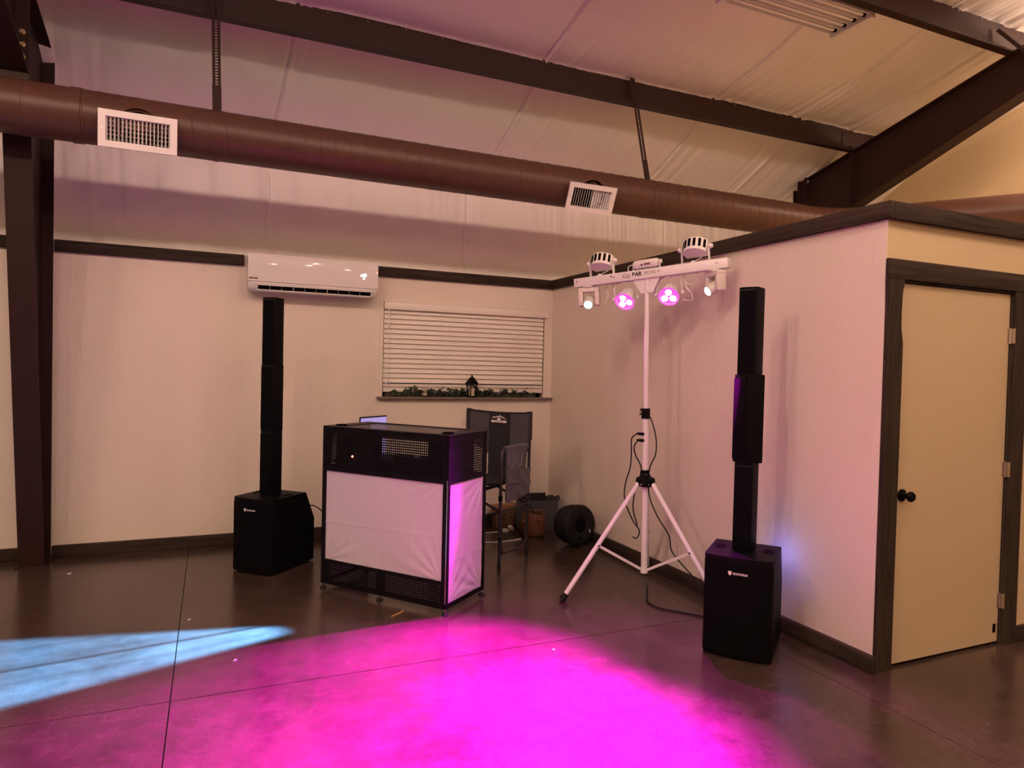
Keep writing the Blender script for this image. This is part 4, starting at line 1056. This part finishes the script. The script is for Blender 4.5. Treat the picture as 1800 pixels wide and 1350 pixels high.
#====================================================================== DIRECTOR CHAIR
CR = R(-52)
ch = thing('director_chair', 'tall folding director chair in grey and black canvas behind the booth', 'chair', (-1.316, -1.179, 0), CR)
HW, CD = 0.300, 0.463
TR = 0.0125
for s in (-1, 1):
    # front leg bending into armrest tube, rear post up to the back
    bm = NB(); tube(bm, [(s * HW, 0, 0.012), (s * HW, 0, 0.5), (s * HW, 0.002, 0.86), (s * HW, 0.016, 0.90), (s * HW, 0.05, 0.918), (s * HW, 0.40, 0.918), (s * HW, 0.44, 0.905), (s * HW, CD - 0.004, 0.86)], TR, 12); ob('arm_frame', bm, M_GUN, ch)
    bm = NB(); tube(bm, [(s * HW, CD, 0.012), (s * HW, CD, 0.60), (s * HW, CD + 0.02, 1.175)], TR, 12); ob('rear_post', bm, M_GUN, ch)
    bm = NB(); tube(bm, [(s * HW, 0.012, 0.40), (s * HW, 0.02, 0.425), (s * HW, 0.06, 0.432), (s * HW, CD - 0.06, 0.432), (s * HW, CD, 0.432)], 0.009, 10); ob('side_rail', bm, M_GUN, ch)
    bm = NB(); tube(bm, [(s * HW, 0.022, 0.42), (s * HW, 0.024, 0.16), (s * HW, 0.045, 0.105), (s * HW, CD - 0.075, 0.085), (s * HW, CD - 0.025, 0.12), (s * HW, CD - 0.02, 0.30)], 0.009, 10); ob('side_loop', bm, M_GUN, ch)
    for (y, z) in ((0, 0), (CD, 0)):
        bm = NB(); cyl(bm, (s * HW, y, 0.0), (s * HW, y, 0.035), 0.0145, n=12); ob('foot_cap', bm, M_RUBBER, ch)
    bm = NB(); cyl(bm, (s * HW, 0, 0.52), (s * HW, 0, 0.56), 0.017, n=12); cyl(bm, (s * HW, CD, 0.58), (s * HW, CD, 0.62), 0.017, n=12); ob('pivot_sleeve', bm, M_BLACK, ch)
    bm = NB(); cyl(bm, (s * HW + s * 0.01, -0.014, 0.235), (s * HW + s * 0.01, -0.03, 0.235), 0.010, n=10); ob('rivet', bm, M_BLACK, ch)
    # padded arm rest cover
    bm = NB(); n = 14; ring0 = []; 
    pr_ = [(0.020 * math.cos(a), 0.017 * math.sin(a)) for a in np.linspace(0, 2 * PI, n, endpoint=False)]
    loft(bm, [[(s * HW + u, y, 0.921 + v) for u, v in pr_] for y in (0.04, 0.05, 0.20, 0.36, 0.38)]); ob('arm_pad', bm, M_GREYF, ch)
# X braces front and back
for y in (0.012, CD - 0.012):
    bm = NB(); tube(bm, [(-HW, y, 0.42), (HW, y, 0.66)], 0.010, 10); ob('cross_brace', bm, M_GUN, ch)
    bm = NB(); tube(bm, [(-HW, y + 0.02, 0.66), (HW, y + 0.02, 0.42)], 0.010, 10); ob('cross_brace', bm, M_GUN, ch)
bm = NB(); tube(bm, [(HW, CD - 0.01, 0.47), (HW, 0.16, 0.64)], 0.010, 10); ob('cross_brace', bm, M_GUN, ch)
bm = NB(); tube(bm, [(-HW, 0.0, 0.24), (-HW, -0.02, 0.27), (HW, 0.0, 0.43)], 0.010, 10); ob('foot_brace', bm, M_GUN, ch)
# seat and back canvas
pts = [[(-HW + 2 * HW * i / 20, 0.0 + (CD + 0.03) * j / 10, 0.655 - 0.025 * math.sin(PI * i / 20)) for j in range(11)] for i in range(21)]
bm = NB(); gridsurf(bm, pts); gridsurf(bm, [[(x, y, z - 0.012) for x, y, z in c] for c in pts], True); ob('seat', bm, M_BLKF, ch, angle=80)
def back_sheet(x0, x1, zlo, zhi, off, wr):
    nu, nv = 26, 24; f = []; b = []
    for i in range(nu + 1):
        x = x0 + (x1 - x0) * i / nu; cf = []; cb = []
        for j in range(nv + 1):
            lo = zlo(x); z = lo + (zhi(x) - lo) * j / nv
            y = CD + 0.012 + 0.03 * (1 - (x / HW) ** 2) + 0.02 * (z - 0.8) + wr * math.sin(z * 38 + x * 9) * math.sin(x * 11 + 1.0) - off
            cf.append((x, y, z)); cb.append((x, y + 0.008, z))
        f.append(cf); b.append(cb)
    bm = NB(); gridsurf(bm, f); gridsurf(bm, b, True)
    # close rim
    for a, c in ((f[0], b[0]), (f[-1], b[-1])): gridsurf(bm, [a, c])
    gridsurf(bm, [[r[0] for r in f], [r[0] for r in b]]); gridsurf(bm, [[r[-1] for r in f], [r[-1] for r in b]])
    return bm
top_z = lambda x: 1.175 - 0.012 * math.cos(x / HW * PI / 2) + (0.006 if abs(x) > 0.25 else 0)
low_z = lambda x: 0.86 + 0.09 * max(0, (abs(x) - 0.20) / 0.10) ** 1.4 - 0.12 * max(0, 1 - abs(x) / 0.20)
ob('backrest', back_sheet(-HW - 0.014, HW + 0.014, low_z, top_z, 0.0, 0.003), M_GREYF, ch, angle=80)
cp = ob('back_panel', back_sheet(-0.105, 0.095, lambda x: 0.600, lambda x: top_z(x) + 0.002, 0.007, 0.001), M_BLKF, ch, angle=80)
bm = NB(); tube(bm, [(x, CD + 0.016 + 0.03 * (1 - (x / HW) ** 2), top_z(x) + 0.002) for x in np.linspace(-HW - 0.016, HW + 0.016, 20)], 0.006, 8); ob('piping', bm, M_BLKF, ch)
for s in (-1, 1):
    bm = NB(); tube(bm, [(s * (HW + 0.015), CD + 0.012, z) for z in np.linspace(0.955, 1.18, 6)], 0.006, 8); ob('piping', bm, M_BLKF, ch)
# emblem: banner with mountains
def emb(poly, m, name, dy=0.0):
    bm = NB(); prism(bm, poly, 0.0015, Matrix.Translation((-0.005, CD + 0.0265 - dy, 1.105)) @ FRONT); return ob(name, bm, m, cp)
bn = []
for k in range(8): a = R(90 + 180 * k / 7); bn.append((-0.066 + 0.010 * math.cos(a), -0.016 + 0.010 * math.sin(a)))
for k in range(8): a = R(-90 + 180 * k / 7); bn.append((0.066 + 0.010 * math.cos(a), -0.016 + 0.010 * math.sin(a)))
emb(bn, M_LOGO, 'emblem_banner'); emb([(-0.018, -0.006), (0.018, -0.006), (0.012, 0.014), (-0.014, 0.014)], M_LOGO, 'emblem_post')
emb([(-0.072, 0.012), (-0.052, 0.024), (-0.040, 0.020), (-0.018, 0.032), (-0.006, 0.026), (0.010, 0.038), (0.026, 0.024), (0.038, 0.026), (0.056, 0.012), (0.070, 0.014),
     (0.056, 0.005), (0.036, 0.018), (0.024, 0.015), (0.011, 0.026), (-0.006, 0.017), (-0.018, 0.022), (-0.042, 0.011), (-0.054, 0.014)], M_LOGO, 'emblem_mountains')
text_mesh('lettering', 'TIMBER RIDGE', 0.0145, M_INK, cp, Matrix.Translation((-0.005, CD + 0.0245, 1.089)) @ FRONT)
# hanging side pouch on the near side
xo = HW + 0.022
def pouch(y0, y1, z0, z1, off, wr, rnd=0.05):
    nu, nv = 18, 22; f = []; b = []
    for i in range(nu + 1):
        u = i / nu; cf = []; cb = []
        for j in range(nv + 1):
            v = j / nv; zz0 = z0 + rnd * max(0, (u - 0.75) / 0.25) ** 2 + 0.35 * rnd * max(0, (0.15 - u) / 0.15)
            y = y0 + (y1 - y0) * u; z = zz0 + (z1 - zz0) * v
            cf.append((xo + off + wr * math.sin(u * 6 + v * 9), y, z)); cb.append((xo + off - 0.007, y, z))
        f.append(cf); b.append(cb)
    bm = NB(); gridsurf(bm, f); gridsurf(bm, b, True)
    for a, c in ((f[0], b[0]), (f[-1], b[-1])): gridsurf(bm, [a, c])
    gridsurf(bm, [[r[0] for r in f], [r[0] for r in b]]); gridsurf(bm, [[r[-1] for r in f], [r[-1] for r in b]])
    return bm
po = ob('side_pouch', pouch(0.045, 0.385, 0.50, 0.925, 0.0, 0.003), M_GREYF, ch, angle=80)
ob('pouch_pocket', pouch(0.030, 0.245, 0.50, 0.725, 0.010, 0.004, 0.02), M_GREYF, po, angle=80)
ob('pouch_pocket', pouch(0.235, 0.435, 0.52, 0.735, 0.012, 0.003, 0.06), M_GREYF, po, angle=80)
ob('pouch_flap', pouch(0.075, 0.225, 0.640, 0.660, 0.022, 0.001, 0.0), M_GREYF, po, angle=80)
for (ya, yb) in ((0.070, 0.150), (0.190, 0.290)):
    bm = NB(); U = [(xo + 0.006, ya, 0.865), (xo + 0.007, ya + 0.004, 0.80), (xo + 0.008, (ya + yb) / 2 - 0.015, 0.772), (xo + 0.008, (ya + yb) / 2 + 0.015, 0.772), (xo + 0.007, yb - 0.004, 0.80), (xo + 0.006, yb, 0.865)]
    tube(bm, curve_pts(U, 6), 0.0022, 6); ob('pouch_stitching', bm, M_STITCH, po)

#====================================================================== LAPTOP (screen seen edge-on above the booth)
def bw_(p): return booth.matrix_basis @ Vector(p)
lp = thing('laptop', 'open laptop with violet lit screen rising behind the booth top', 'laptop', bw_((-0.10, 0.66, 0.805)), BR + R(90))
bm = NB(); bx(bm, -0.16, 0.16, -0.22, 0.0, 0.0, 0.018, bev=0.003, seg=1); ob('keyboard_base', bm, M_GUN, lp)
bm = NB(); bx(bm, -0.162, 0.162, 0.0, 0.010, 0.010, 0.340, bev=0.003, seg=1); lid = ob('screen_lid', bm, M_BLACK, lp)
bm = NB(); bx(bm, -0.154, 0.154, -0.002, 0.0, 0.020, 0.330); ob('screen', bm, M_ESCR, lid, smooth=False)

#====================================================================== THINGS IN THE CORNER
# open black tote
tt = thing('tote_bag', 'open dark grey tote bag standing in the room corner', 'bag', (-0.27, -0.30, 0), R(-6))
rings = []
for z, w, d in ((0.0, 0.36, 0.20), (0.03, 0.385, 0.215), (0.15, 0.39, 0.215), (0.275, 0.395, 0.21), (0.290, 0.40, 0.215), (0.290, 0.385, 0.20), (0.10, 0.37, 0.195)):
    o_ = []
    for k in range(32):
        a = 2 * PI * k / 32; ca, sa = math.cos(a), math.sin(a); e = 0.35
        o_.append((w / 2 * math.copysign(abs(ca) ** e, ca), d / 2 * math.copysign(abs(sa) ** e, sa), z + 0.012 * math.sin(a * 2 + 0.5) * (z > 0.2)))
    rings.append(o_)
bm = NB(); loft(bm, rings); ob('bag_body', bm, M_GREYF, tt, angle=50)
bm = NB(); bx(bm, -0.16, 0.12, 0.085, 0.098, 0.24, 0.325, bev=0.004); ob('bag_flap', bm, M_BLKF, tt)
bm = NB(); tube(bm, curve_pts([(0.18, -0.02, 0.28), (0.20, -0.03, 0.31), (0.215, -0.03, 0.295), (0.205, -0.04, 0.27)], 6), 0.008, 8); ob('bag_tab', bm, M_BLKF, tt)
bm = NB(); bx(bm, -0.165, -0.140, -0.112, -0.106, 0.262, 0.270); ob('zip_pull', bm, M_CHROME, tt)
# brown leather bucket bag
lb = thing('leather_bag', 'small brown leather bucket bag on the floor in front of the tote', 'bag', (-0.435, -0.565, 0), R(-20))
rings = []
for z, r in ((0.0, 0.085), (0.012, 0.10), (0.06, 0.112), (0.13, 0.114), (0.185, 0.108), (0.215, 0.100), (0.215, 0.092), (0.12, 0.10)):
    rings.append([((r * 1.0 + 0.003 * math.sin(5 * a + z * 40)) * math.cos(a), (r * 0.86) * math.sin(a), z + (0.012 * math.sin(2 * a) if z > 0.2 else 0)) for a in np.linspace(0, 2 * PI, 32, endpoint=False)])
bm = NB(); loft(bm, rings); ob('bag_body', bm, M_LEATH, lb, angle=60)
bm = NB(); tube(bm, curve_pts([(-0.005, -0.099, 0.145), (0.002, -0.103, 0.12), (-0.004, -0.103, 0.09), (0.004, -0.101, 0.05), (-0.004, -0.097, 0.03)], 6), 0.004, 6); ob('lace', bm, M_INKB, lb)
bm = NB(); tube(bm, curve_pts([(-0.09, -0.03, 0.20), (-0.06, -0.02, 0.235), (0.0, -0.03, 0.238), (0.06, -0.03, 0.24), (0.09, -0.02, 0.205)], 6), 0.006, 8); ob('handle', bm, M_INKB, lb)
bm = NB(); tube(bm, [(0.045, -0.095, 0.14), (0.0, -0.06, 0.21), (-0.035, 0.0, 0.29)], 0.007, 6); ob('strap', bm, M_BLKF, lb)
bm = NB(); bmt = [(-0.085 + 0.014 * math.cos(a), -0.075, 0.165 + 0.014 * math.sin(a)) for a in np.linspace(0, 2 * PI, 13)]; tube(bm, bmt, 0.003, 6); ob('ring', bm, M_CHROME, lb)
# round ribbed black case
rc = thing('round_case', 'round black ribbed case leaning by the partition baseboard', 'case', (-0.235, -0.985, 0.1815), 0)
axis = Vector((0.24, -0.94, 0.06)).normalized(); q = axis.to_track_quat('Z', 'Y').to_matrix().to_4x4()
bm = NB(); lathe(bm, [(0, 0.075), (0.065, 0.075), (0.072, 0.083), (0.150, 0.086), (0.172, 0.078), (0.180, 0.062), (0.172, 0.048), (0.160, 0.040), (0.168, 0.030), (0.176, 0.012), (0.168, -0.006), (0.156, -0.014), (0.164, -0.026), (0.170, -0.044), (0.160, -0.062), (0.146, -0.070),
     (0.152, -0.084), (0.155, -0.100), (0.14, -0.115), (0, -0.115)], 40, q); ob('case_shell', bm, M_RUBBER, rc, angle=50)
bm = NB(); lathe(bm, [(0, 0.0), (0.060, 0.0), (0.060, 0.003), (0, 0.003)], 28, q @ Matrix.Translation((0, 0, 0.076))); ob('case_hub', bm, M_DEEP, rc)
sd = Vector((0, 0, 1)).cross(axis).normalized(); up2 = axis.cross(sd)
lbp = axis * 0.0875 + sd * 0.100 - up2 * 0.055
bm = NB(); box(bm, (0.010, 0.028, 0.002), lbp, rot=(q @ Matrix.Rotation(R(20), 4, 'Z')).to_3x3()); ob('white_label', bm, M_PAPER, rc, smooth=False)
lbp2 = axis * 0.0875 + up2 * -0.105
bm = NB(); box(bm, (0.03, 0.02, 0.004), lbp2 - sd * 0.02, rot=q.to_3x3()); ob('latch', bm, M_DEEP, rc, smooth=False)
# wooden box and white cords behind the chair
wb = NB(); box(wb, (0.26, 0.11, 0.075), (0, 0, 0.175), bev=0.004); 
wbt = thing('wooden_box', 'small orange brown wooden box against the back wall baseboard', 'box', (-0.53, -0.125, 0), R(3))
ob('box_top', wb, M_PINE, wbt)
bm = NB(); box(bm, (0.24, 0.10, 0.137), (0, 0.0, 0.0685), bev=0.003); ob('box_base', bm, M_INKB, wbt)

def cord(name, ctrl, r, m, label, n=9, cat='cable', group=None):
    bm = NB(); tube(bm, curve_pts(ctrl, n), r, 8); return tag(ob(name, bm, m), label, cat, group)
cord('white_cord', [(-1.55, -0.36, 0.006), (-1.10, -0.33, 0.006), (-0.85, -0.36, 0.006), (-0.62, -0.34, 0.006), (-0.50, -0.28, 0.006)], 0.0055, M_WHITE, 'white cord lying along the floor nearest the back wall', group='white cords')
cord('white_cord', [(-1.50, -0.70, 0.006), (-1.10, -0.66, 0.006), (-0.80, -0.70, 0.006), (-0.60, -0.66, 0.006)], 0.0055, M_WHITE, 'white cord lying on the floor in front of the other white cord', group='white cords')
cord('black_cord', [(-0.70, -0.50, 0.20), (-0.74, -0.52, 0.12), (-0.72, -0.52, 0.03), (-0.64, -0.54, 0.012), (-0.60, -0.56, 0.10), (-0.66, -0.55, 0.19)], 0.005, M_RUBBER, 'thin dark cord coiled beside the leather bag')
bm = NB(); box(bm, (0.07, 0.05, 0.035), (0, 0, 0.0175), bev=0.010, seg=3); box(bm, (0.05, 0.04, 0.03), (0.055, -0.02, 0.05), rot=(0.3, 0.4, 0.5), bev=0.010, seg=3)
pl_ = ob('plug_adapter', bm, M_OFFW, None, (-0.64, -0.37, 0.0)); tag(pl_, 'white plug adapter lying on the floor by the wooden box', 'plug')
# wall outlet
ot = thing('wall_outlet', 'cream outlet plate on the back wall left of the chair', 'outlet', (-0.905, 0, 1.035))
bm = NB(); bx(bm, -0.038, 0.038, -0.006, 0.0, -0.06, 0.06, bev=0.003); ob('plate', bm, M_OFFW, ot)
bm = NB(); bx(bm, -0.018, 0.018, -0.008, -0.005, -0.045, -0.010, bev=0.002); bx(bm, -0.018, 0.018, -0.008, -0.005, 0.010, 0.045, bev=0.002); ob('socket', bm, M_OFFW, ot)

#====================================================================== WINDOW SILL THINGS
ln = thing('candle_lantern', 'small black metal candle lantern on the window sill', 'lantern', (-0.872, -0.034, WZ0), R(12))
s = 0.034
bm = NB(); bx(bm, -s - 0.006, s + 0.006, -s - 0.006, s + 0.006, 0.0, 0.012, bev=0.002); ob('base', bm, M_BLACK, ln)
for ax in (-1, 1):
    for ay in (-1, 1):
        bm = NB(); bx(bm, ax * s - 0.004, ax * s + 0.004, ay * s - 0.004, ay * s + 0.004, 0.012, 0.128); ob('corner_post', bm, M_BLACK, ln)
bm = NB(); loft(bm, [[(a * w, b * w, z) for a, b in ((-1, -1), (1, -1), (1, 1), (-1, 1))] for z, w in ((0.126, 0.046), (0.134, 0.046), (0.158, 0.033), (0.170, 0.022), (0.186, 0.022), (0.190, 0.010), (0.196, 0.010))]); ob('roof', bm, M_BLACK, ln, smooth=False)
bm = NB(); lathe(bm, [(0, 0.195), (0.008, 0.197), (0.010, 0.204), (0.006, 0.212), (0, 0.214)], 14); ob('finial', bm, M_BLACK, ln)
bm = NB(); cyl(bm, (0, 0, 0.012), (0, 0, 0.088), 0.026, n=20); cd_ = ob('candle', bm, M_WAX, ln)
bm = NB(); cyl(bm, (0, 0, 0.088), (0, 0, 0.096), 0.0015, n=6); ob('wick', bm, M_INK, cd_)
gj = thing('glass_jar', 'small clear glass tumbler on the window sill', 'jar', (-1.345, -0.040, WZ0))
bm = NB(); lathe(bm, [(0, 0.002), (0.026, 0.002), (0.029, 0.01), (0.031, 0.088), (0.0285, 0.088), (0.026, 0.014), (0, 0.012)], 24); ob('tumbler', bm, M_GLASS, gj)
bm = NB(); cyl(bm, (0, 0, 0.0125), (0, 0, 0.040), 0.0235, n=18); ob('wax_fill', bm, M_WAX, gj)
# eucalyptus garland: vine with many leaves
gl = thing('leaf_garland', 'dark green eucalyptus garland laid along the window sill', 'garland', (0, 0, WZ0))
vine = [(-1.64, -0.024, 0.015), (-1.40, -0.020, 0.025), (-1.10, -0.024, 0.02), (-0.85, -0.018, 0.022), (-0.60, -0.022, 0.025), (-0.22, -0.024, 0.015)]
vp = curve_pts(vine, 14)
bm = NB(); tube(bm, vp, 0.003, 6); ob('vine_stem', bm, M_LEAF, gl)
bm = NB()
for k in range(330):
    b_ = vp[random.randrange(len(vp))]; r_ = random.uniform(0.014, 0.024)
    c = Vector((b_.x + random.uniform(-0.02, 0.02), b_.y + random.uniform(-0.028, 0.022), max(0.010, 0.012 + abs(random.gauss(0, 0.032)))))
    if random.random() < 0.06: c.z += 0.025
    E_ = Euler((random.uniform(-1.4, 1.4), random.uniform(-1.0, 1.0), random.uniform(0, 6.28))).to_matrix()
    ring = [bm.verts.new(c + E_ @ Vector((r_ * math.cos(a), r_ * 0.8 * math.sin(a), 0.2 * r_ * math.cos(a) ** 2))) for a in np.linspace(0, 2 * PI, 9, endpoint=False)]
    ctr = bm.verts.new(c + E_ @ Vector((0, 0, -0.15 * r_)))
    for i in range(9): bm.faces.new((ring[i], ring[(i + 1) % 9], ctr))
for v in bm.verts:
    if v.co.z < 0.001: v.co.z = 0.001
lf = ob('leaves', bm, M_LEAF, gl, angle=60); lf['kind'] = 'stuff'

#====================================================================== CABLES AND FLOOR SCRAPS
def stw(x, y, z): return (SX + x, SY + y, z)
rv = Vector((RGT.x, RGT.y)).normalized(); fv = Vector((FWD.x, FWD.y)).normalized()
def sv(r, d, z):   # r: metres to the right in the view, d: metres further away
    zz = 1.541 - (1.541 - z) * 0.97 if z > 0.1 else z
    k = zz / 2.2
    return (SX + (TOPX - SX) * k + rv.x * r + fv.x * d, SY + (TOPY - SY) * k + rv.y * r + fv.y * d, zz)
cord('stand_cable', [sv(0.030, 0.0, 1.22), sv(0.055, 0.0, 1.15), sv(0.075, 0.0, 1.05), sv(0.070, 0.0, 0.95), sv(0.035, 0.01, 0.86), sv(0.030, 0.02, 0.76), sv(0.040, 0.03, 0.64), sv(0.10, 0.05, 0.50), sv(0.185, 0.06, 0.36), sv(0.21, 0.06, 0.24), (-0.115, -2.46, 0.13), (-0.092, -2.54, 0.05), (-0.075, -2.64, 0.012), (-0.070, -2.80, 0.006), (-0.09, -3.02, 0.006)], 0.0045, M_RUBBER, 'black cable dropping down the right side of the tripod pole')
cord('plug_cable', [sv(-0.018, -0.012, 1.098), sv(-0.06, -0.012, 1.098), sv(-0.098, -0.01, 1.06), sv(-0.098, -0.01, 0.97), sv(-0.105, -0.01, 0.86), sv(-0.135, 0.0, 0.74), sv(-0.135, 0.02, 0.62), sv(-0.08, 0.03, 0.48), sv(-0.03, 0.03, 0.40), sv(-0.05, 0.03, 0.345), sv(-0.075, 0.03, 0.355)], 0.0045, M_RUBBER, 'black plug cable looping down left of the tripod pole, the outer one')
cord('plug_cable', [sv(-0.018, -0.012, 1.052), sv(-0.05, -0.012, 1.052), sv(-0.078, -0.01, 1.01), sv(-0.070, -0.01, 0.95), sv(-0.022, 0.02, 0.84), sv(-0.06, 0.03, 0.70), sv(-0.075, 0.03, 0.56), sv(-0.045, 0.03, 0.44)], 0.0045, M_RUBBER, 'black plug cable looping close to the tripod pole on its left')
for zz in (1.098, 1.052):
    bm = NB(); tube(bm, [sv(-0.012, -0.012, zz), sv(-0.030, -0.012, zz), sv(-0.062, -0.012, zz + 0.003)], 0.010, 8, rs=[0.011, 0.011, 0.007]); tag(ob('cable_plug', bm, M_BLACK), 'black plug on the tripod pole, the %s of two' % ('upper' if zz > 1.07 else 'lower'), 'plug', 'plugs on the tripod pole')
cord('floor_cable', [sv(0.035, 0.06, 0.03), sv(0.02, -0.02, 0.006), sv(-0.005, -0.16, 0.006), sv(0.05, -0.28, 0.006), sv(0.20, -0.36, 0.006), sv(0.38, -0.46, 0.006), sv(0.46, -0.56, 0.006)], 0.005, M_RUBBER, 'black cable curling over the floor under the tripod stand')
cord('speaker_cable', [sv(0.50, -0.62, 0.006), sv(0.42, -0.66, 0.05), sv(0.36, -0.72, 0.03), sv(0.345, -0.82, 0.006), sv(0.38, -0.93, 0.006), sv(0.46, -0.98, 0.006)], 0.005, M_RUBBER, 'black cable looping at the left side of the right speaker')
c0 = spL.matrix_basis @ Vector((0.14, 0.45, 0.42))
cord('speaker_cable', [c0, c0 + Vector((0.05, -0.05, 0.02)), c0 + Vector((0.12, -0.10, -0.04)), c0 + Vector((0.16, -0.14, -0.22)), c0 + Vector((0.12, -0.15, -0.40))], 0.0045, M_RUBBER, 'black cable arching from the left speaker to the booth')

pc = thing('pencil', 'short orange pencil lying on the floor before the booth', 'pencil', (-2.097, -2.104, 0.0045), math.atan2(0.076, 0.105))
bm = NB(); cyl(bm, (-0.062, 0, 0), (0.050, 0, 0), 0.0042, n=6); ob('shaft', bm, M_PENCIL, pc, smooth=False)
bm = NB(); cyl(bm, (0.050, 0, 0), (0.066, 0, 0), 0.0042, 0.0008, n=6); ob('tip', bm, M_PINE, pc, smooth=False)
for (x, y, w, l, lab) in ((-1.439, -2.930, 0.022, 0.018, 'white crumpled scrap on the pink lit floor'), (-4.087, -0.534, 0.030, 0.010, 'tiny pale paper scrap on the floor near the steel column'),
                          (-3.047, -2.468, 0.022, 0.010, 'tiny pale scrap on the floor between blue and pink light'), (-3.279, -1.778, 0.018, 0.008, 'tiny pale scrap on the floor beside the blue light')):
    bm = NB(); bmesh.ops.create_icosphere(bm, subdivisions=2, radius=1.0)
    for v in bm.verts:
        k = 1 + 0.25 * math.sin(v.co.x * 7 + v.co.y * 5) ; v.co = Vector((v.co.x * w / 2 * k, v.co.y * l / 2 * k, max(0, v.co.z + 0.6) * 0.0055))
    tag(ob('paper_scrap', bm, M_PAPER, None, (x, y, 0.0), (0, 0, 0.5)), lab, 'scrap', 'scraps on the floor')
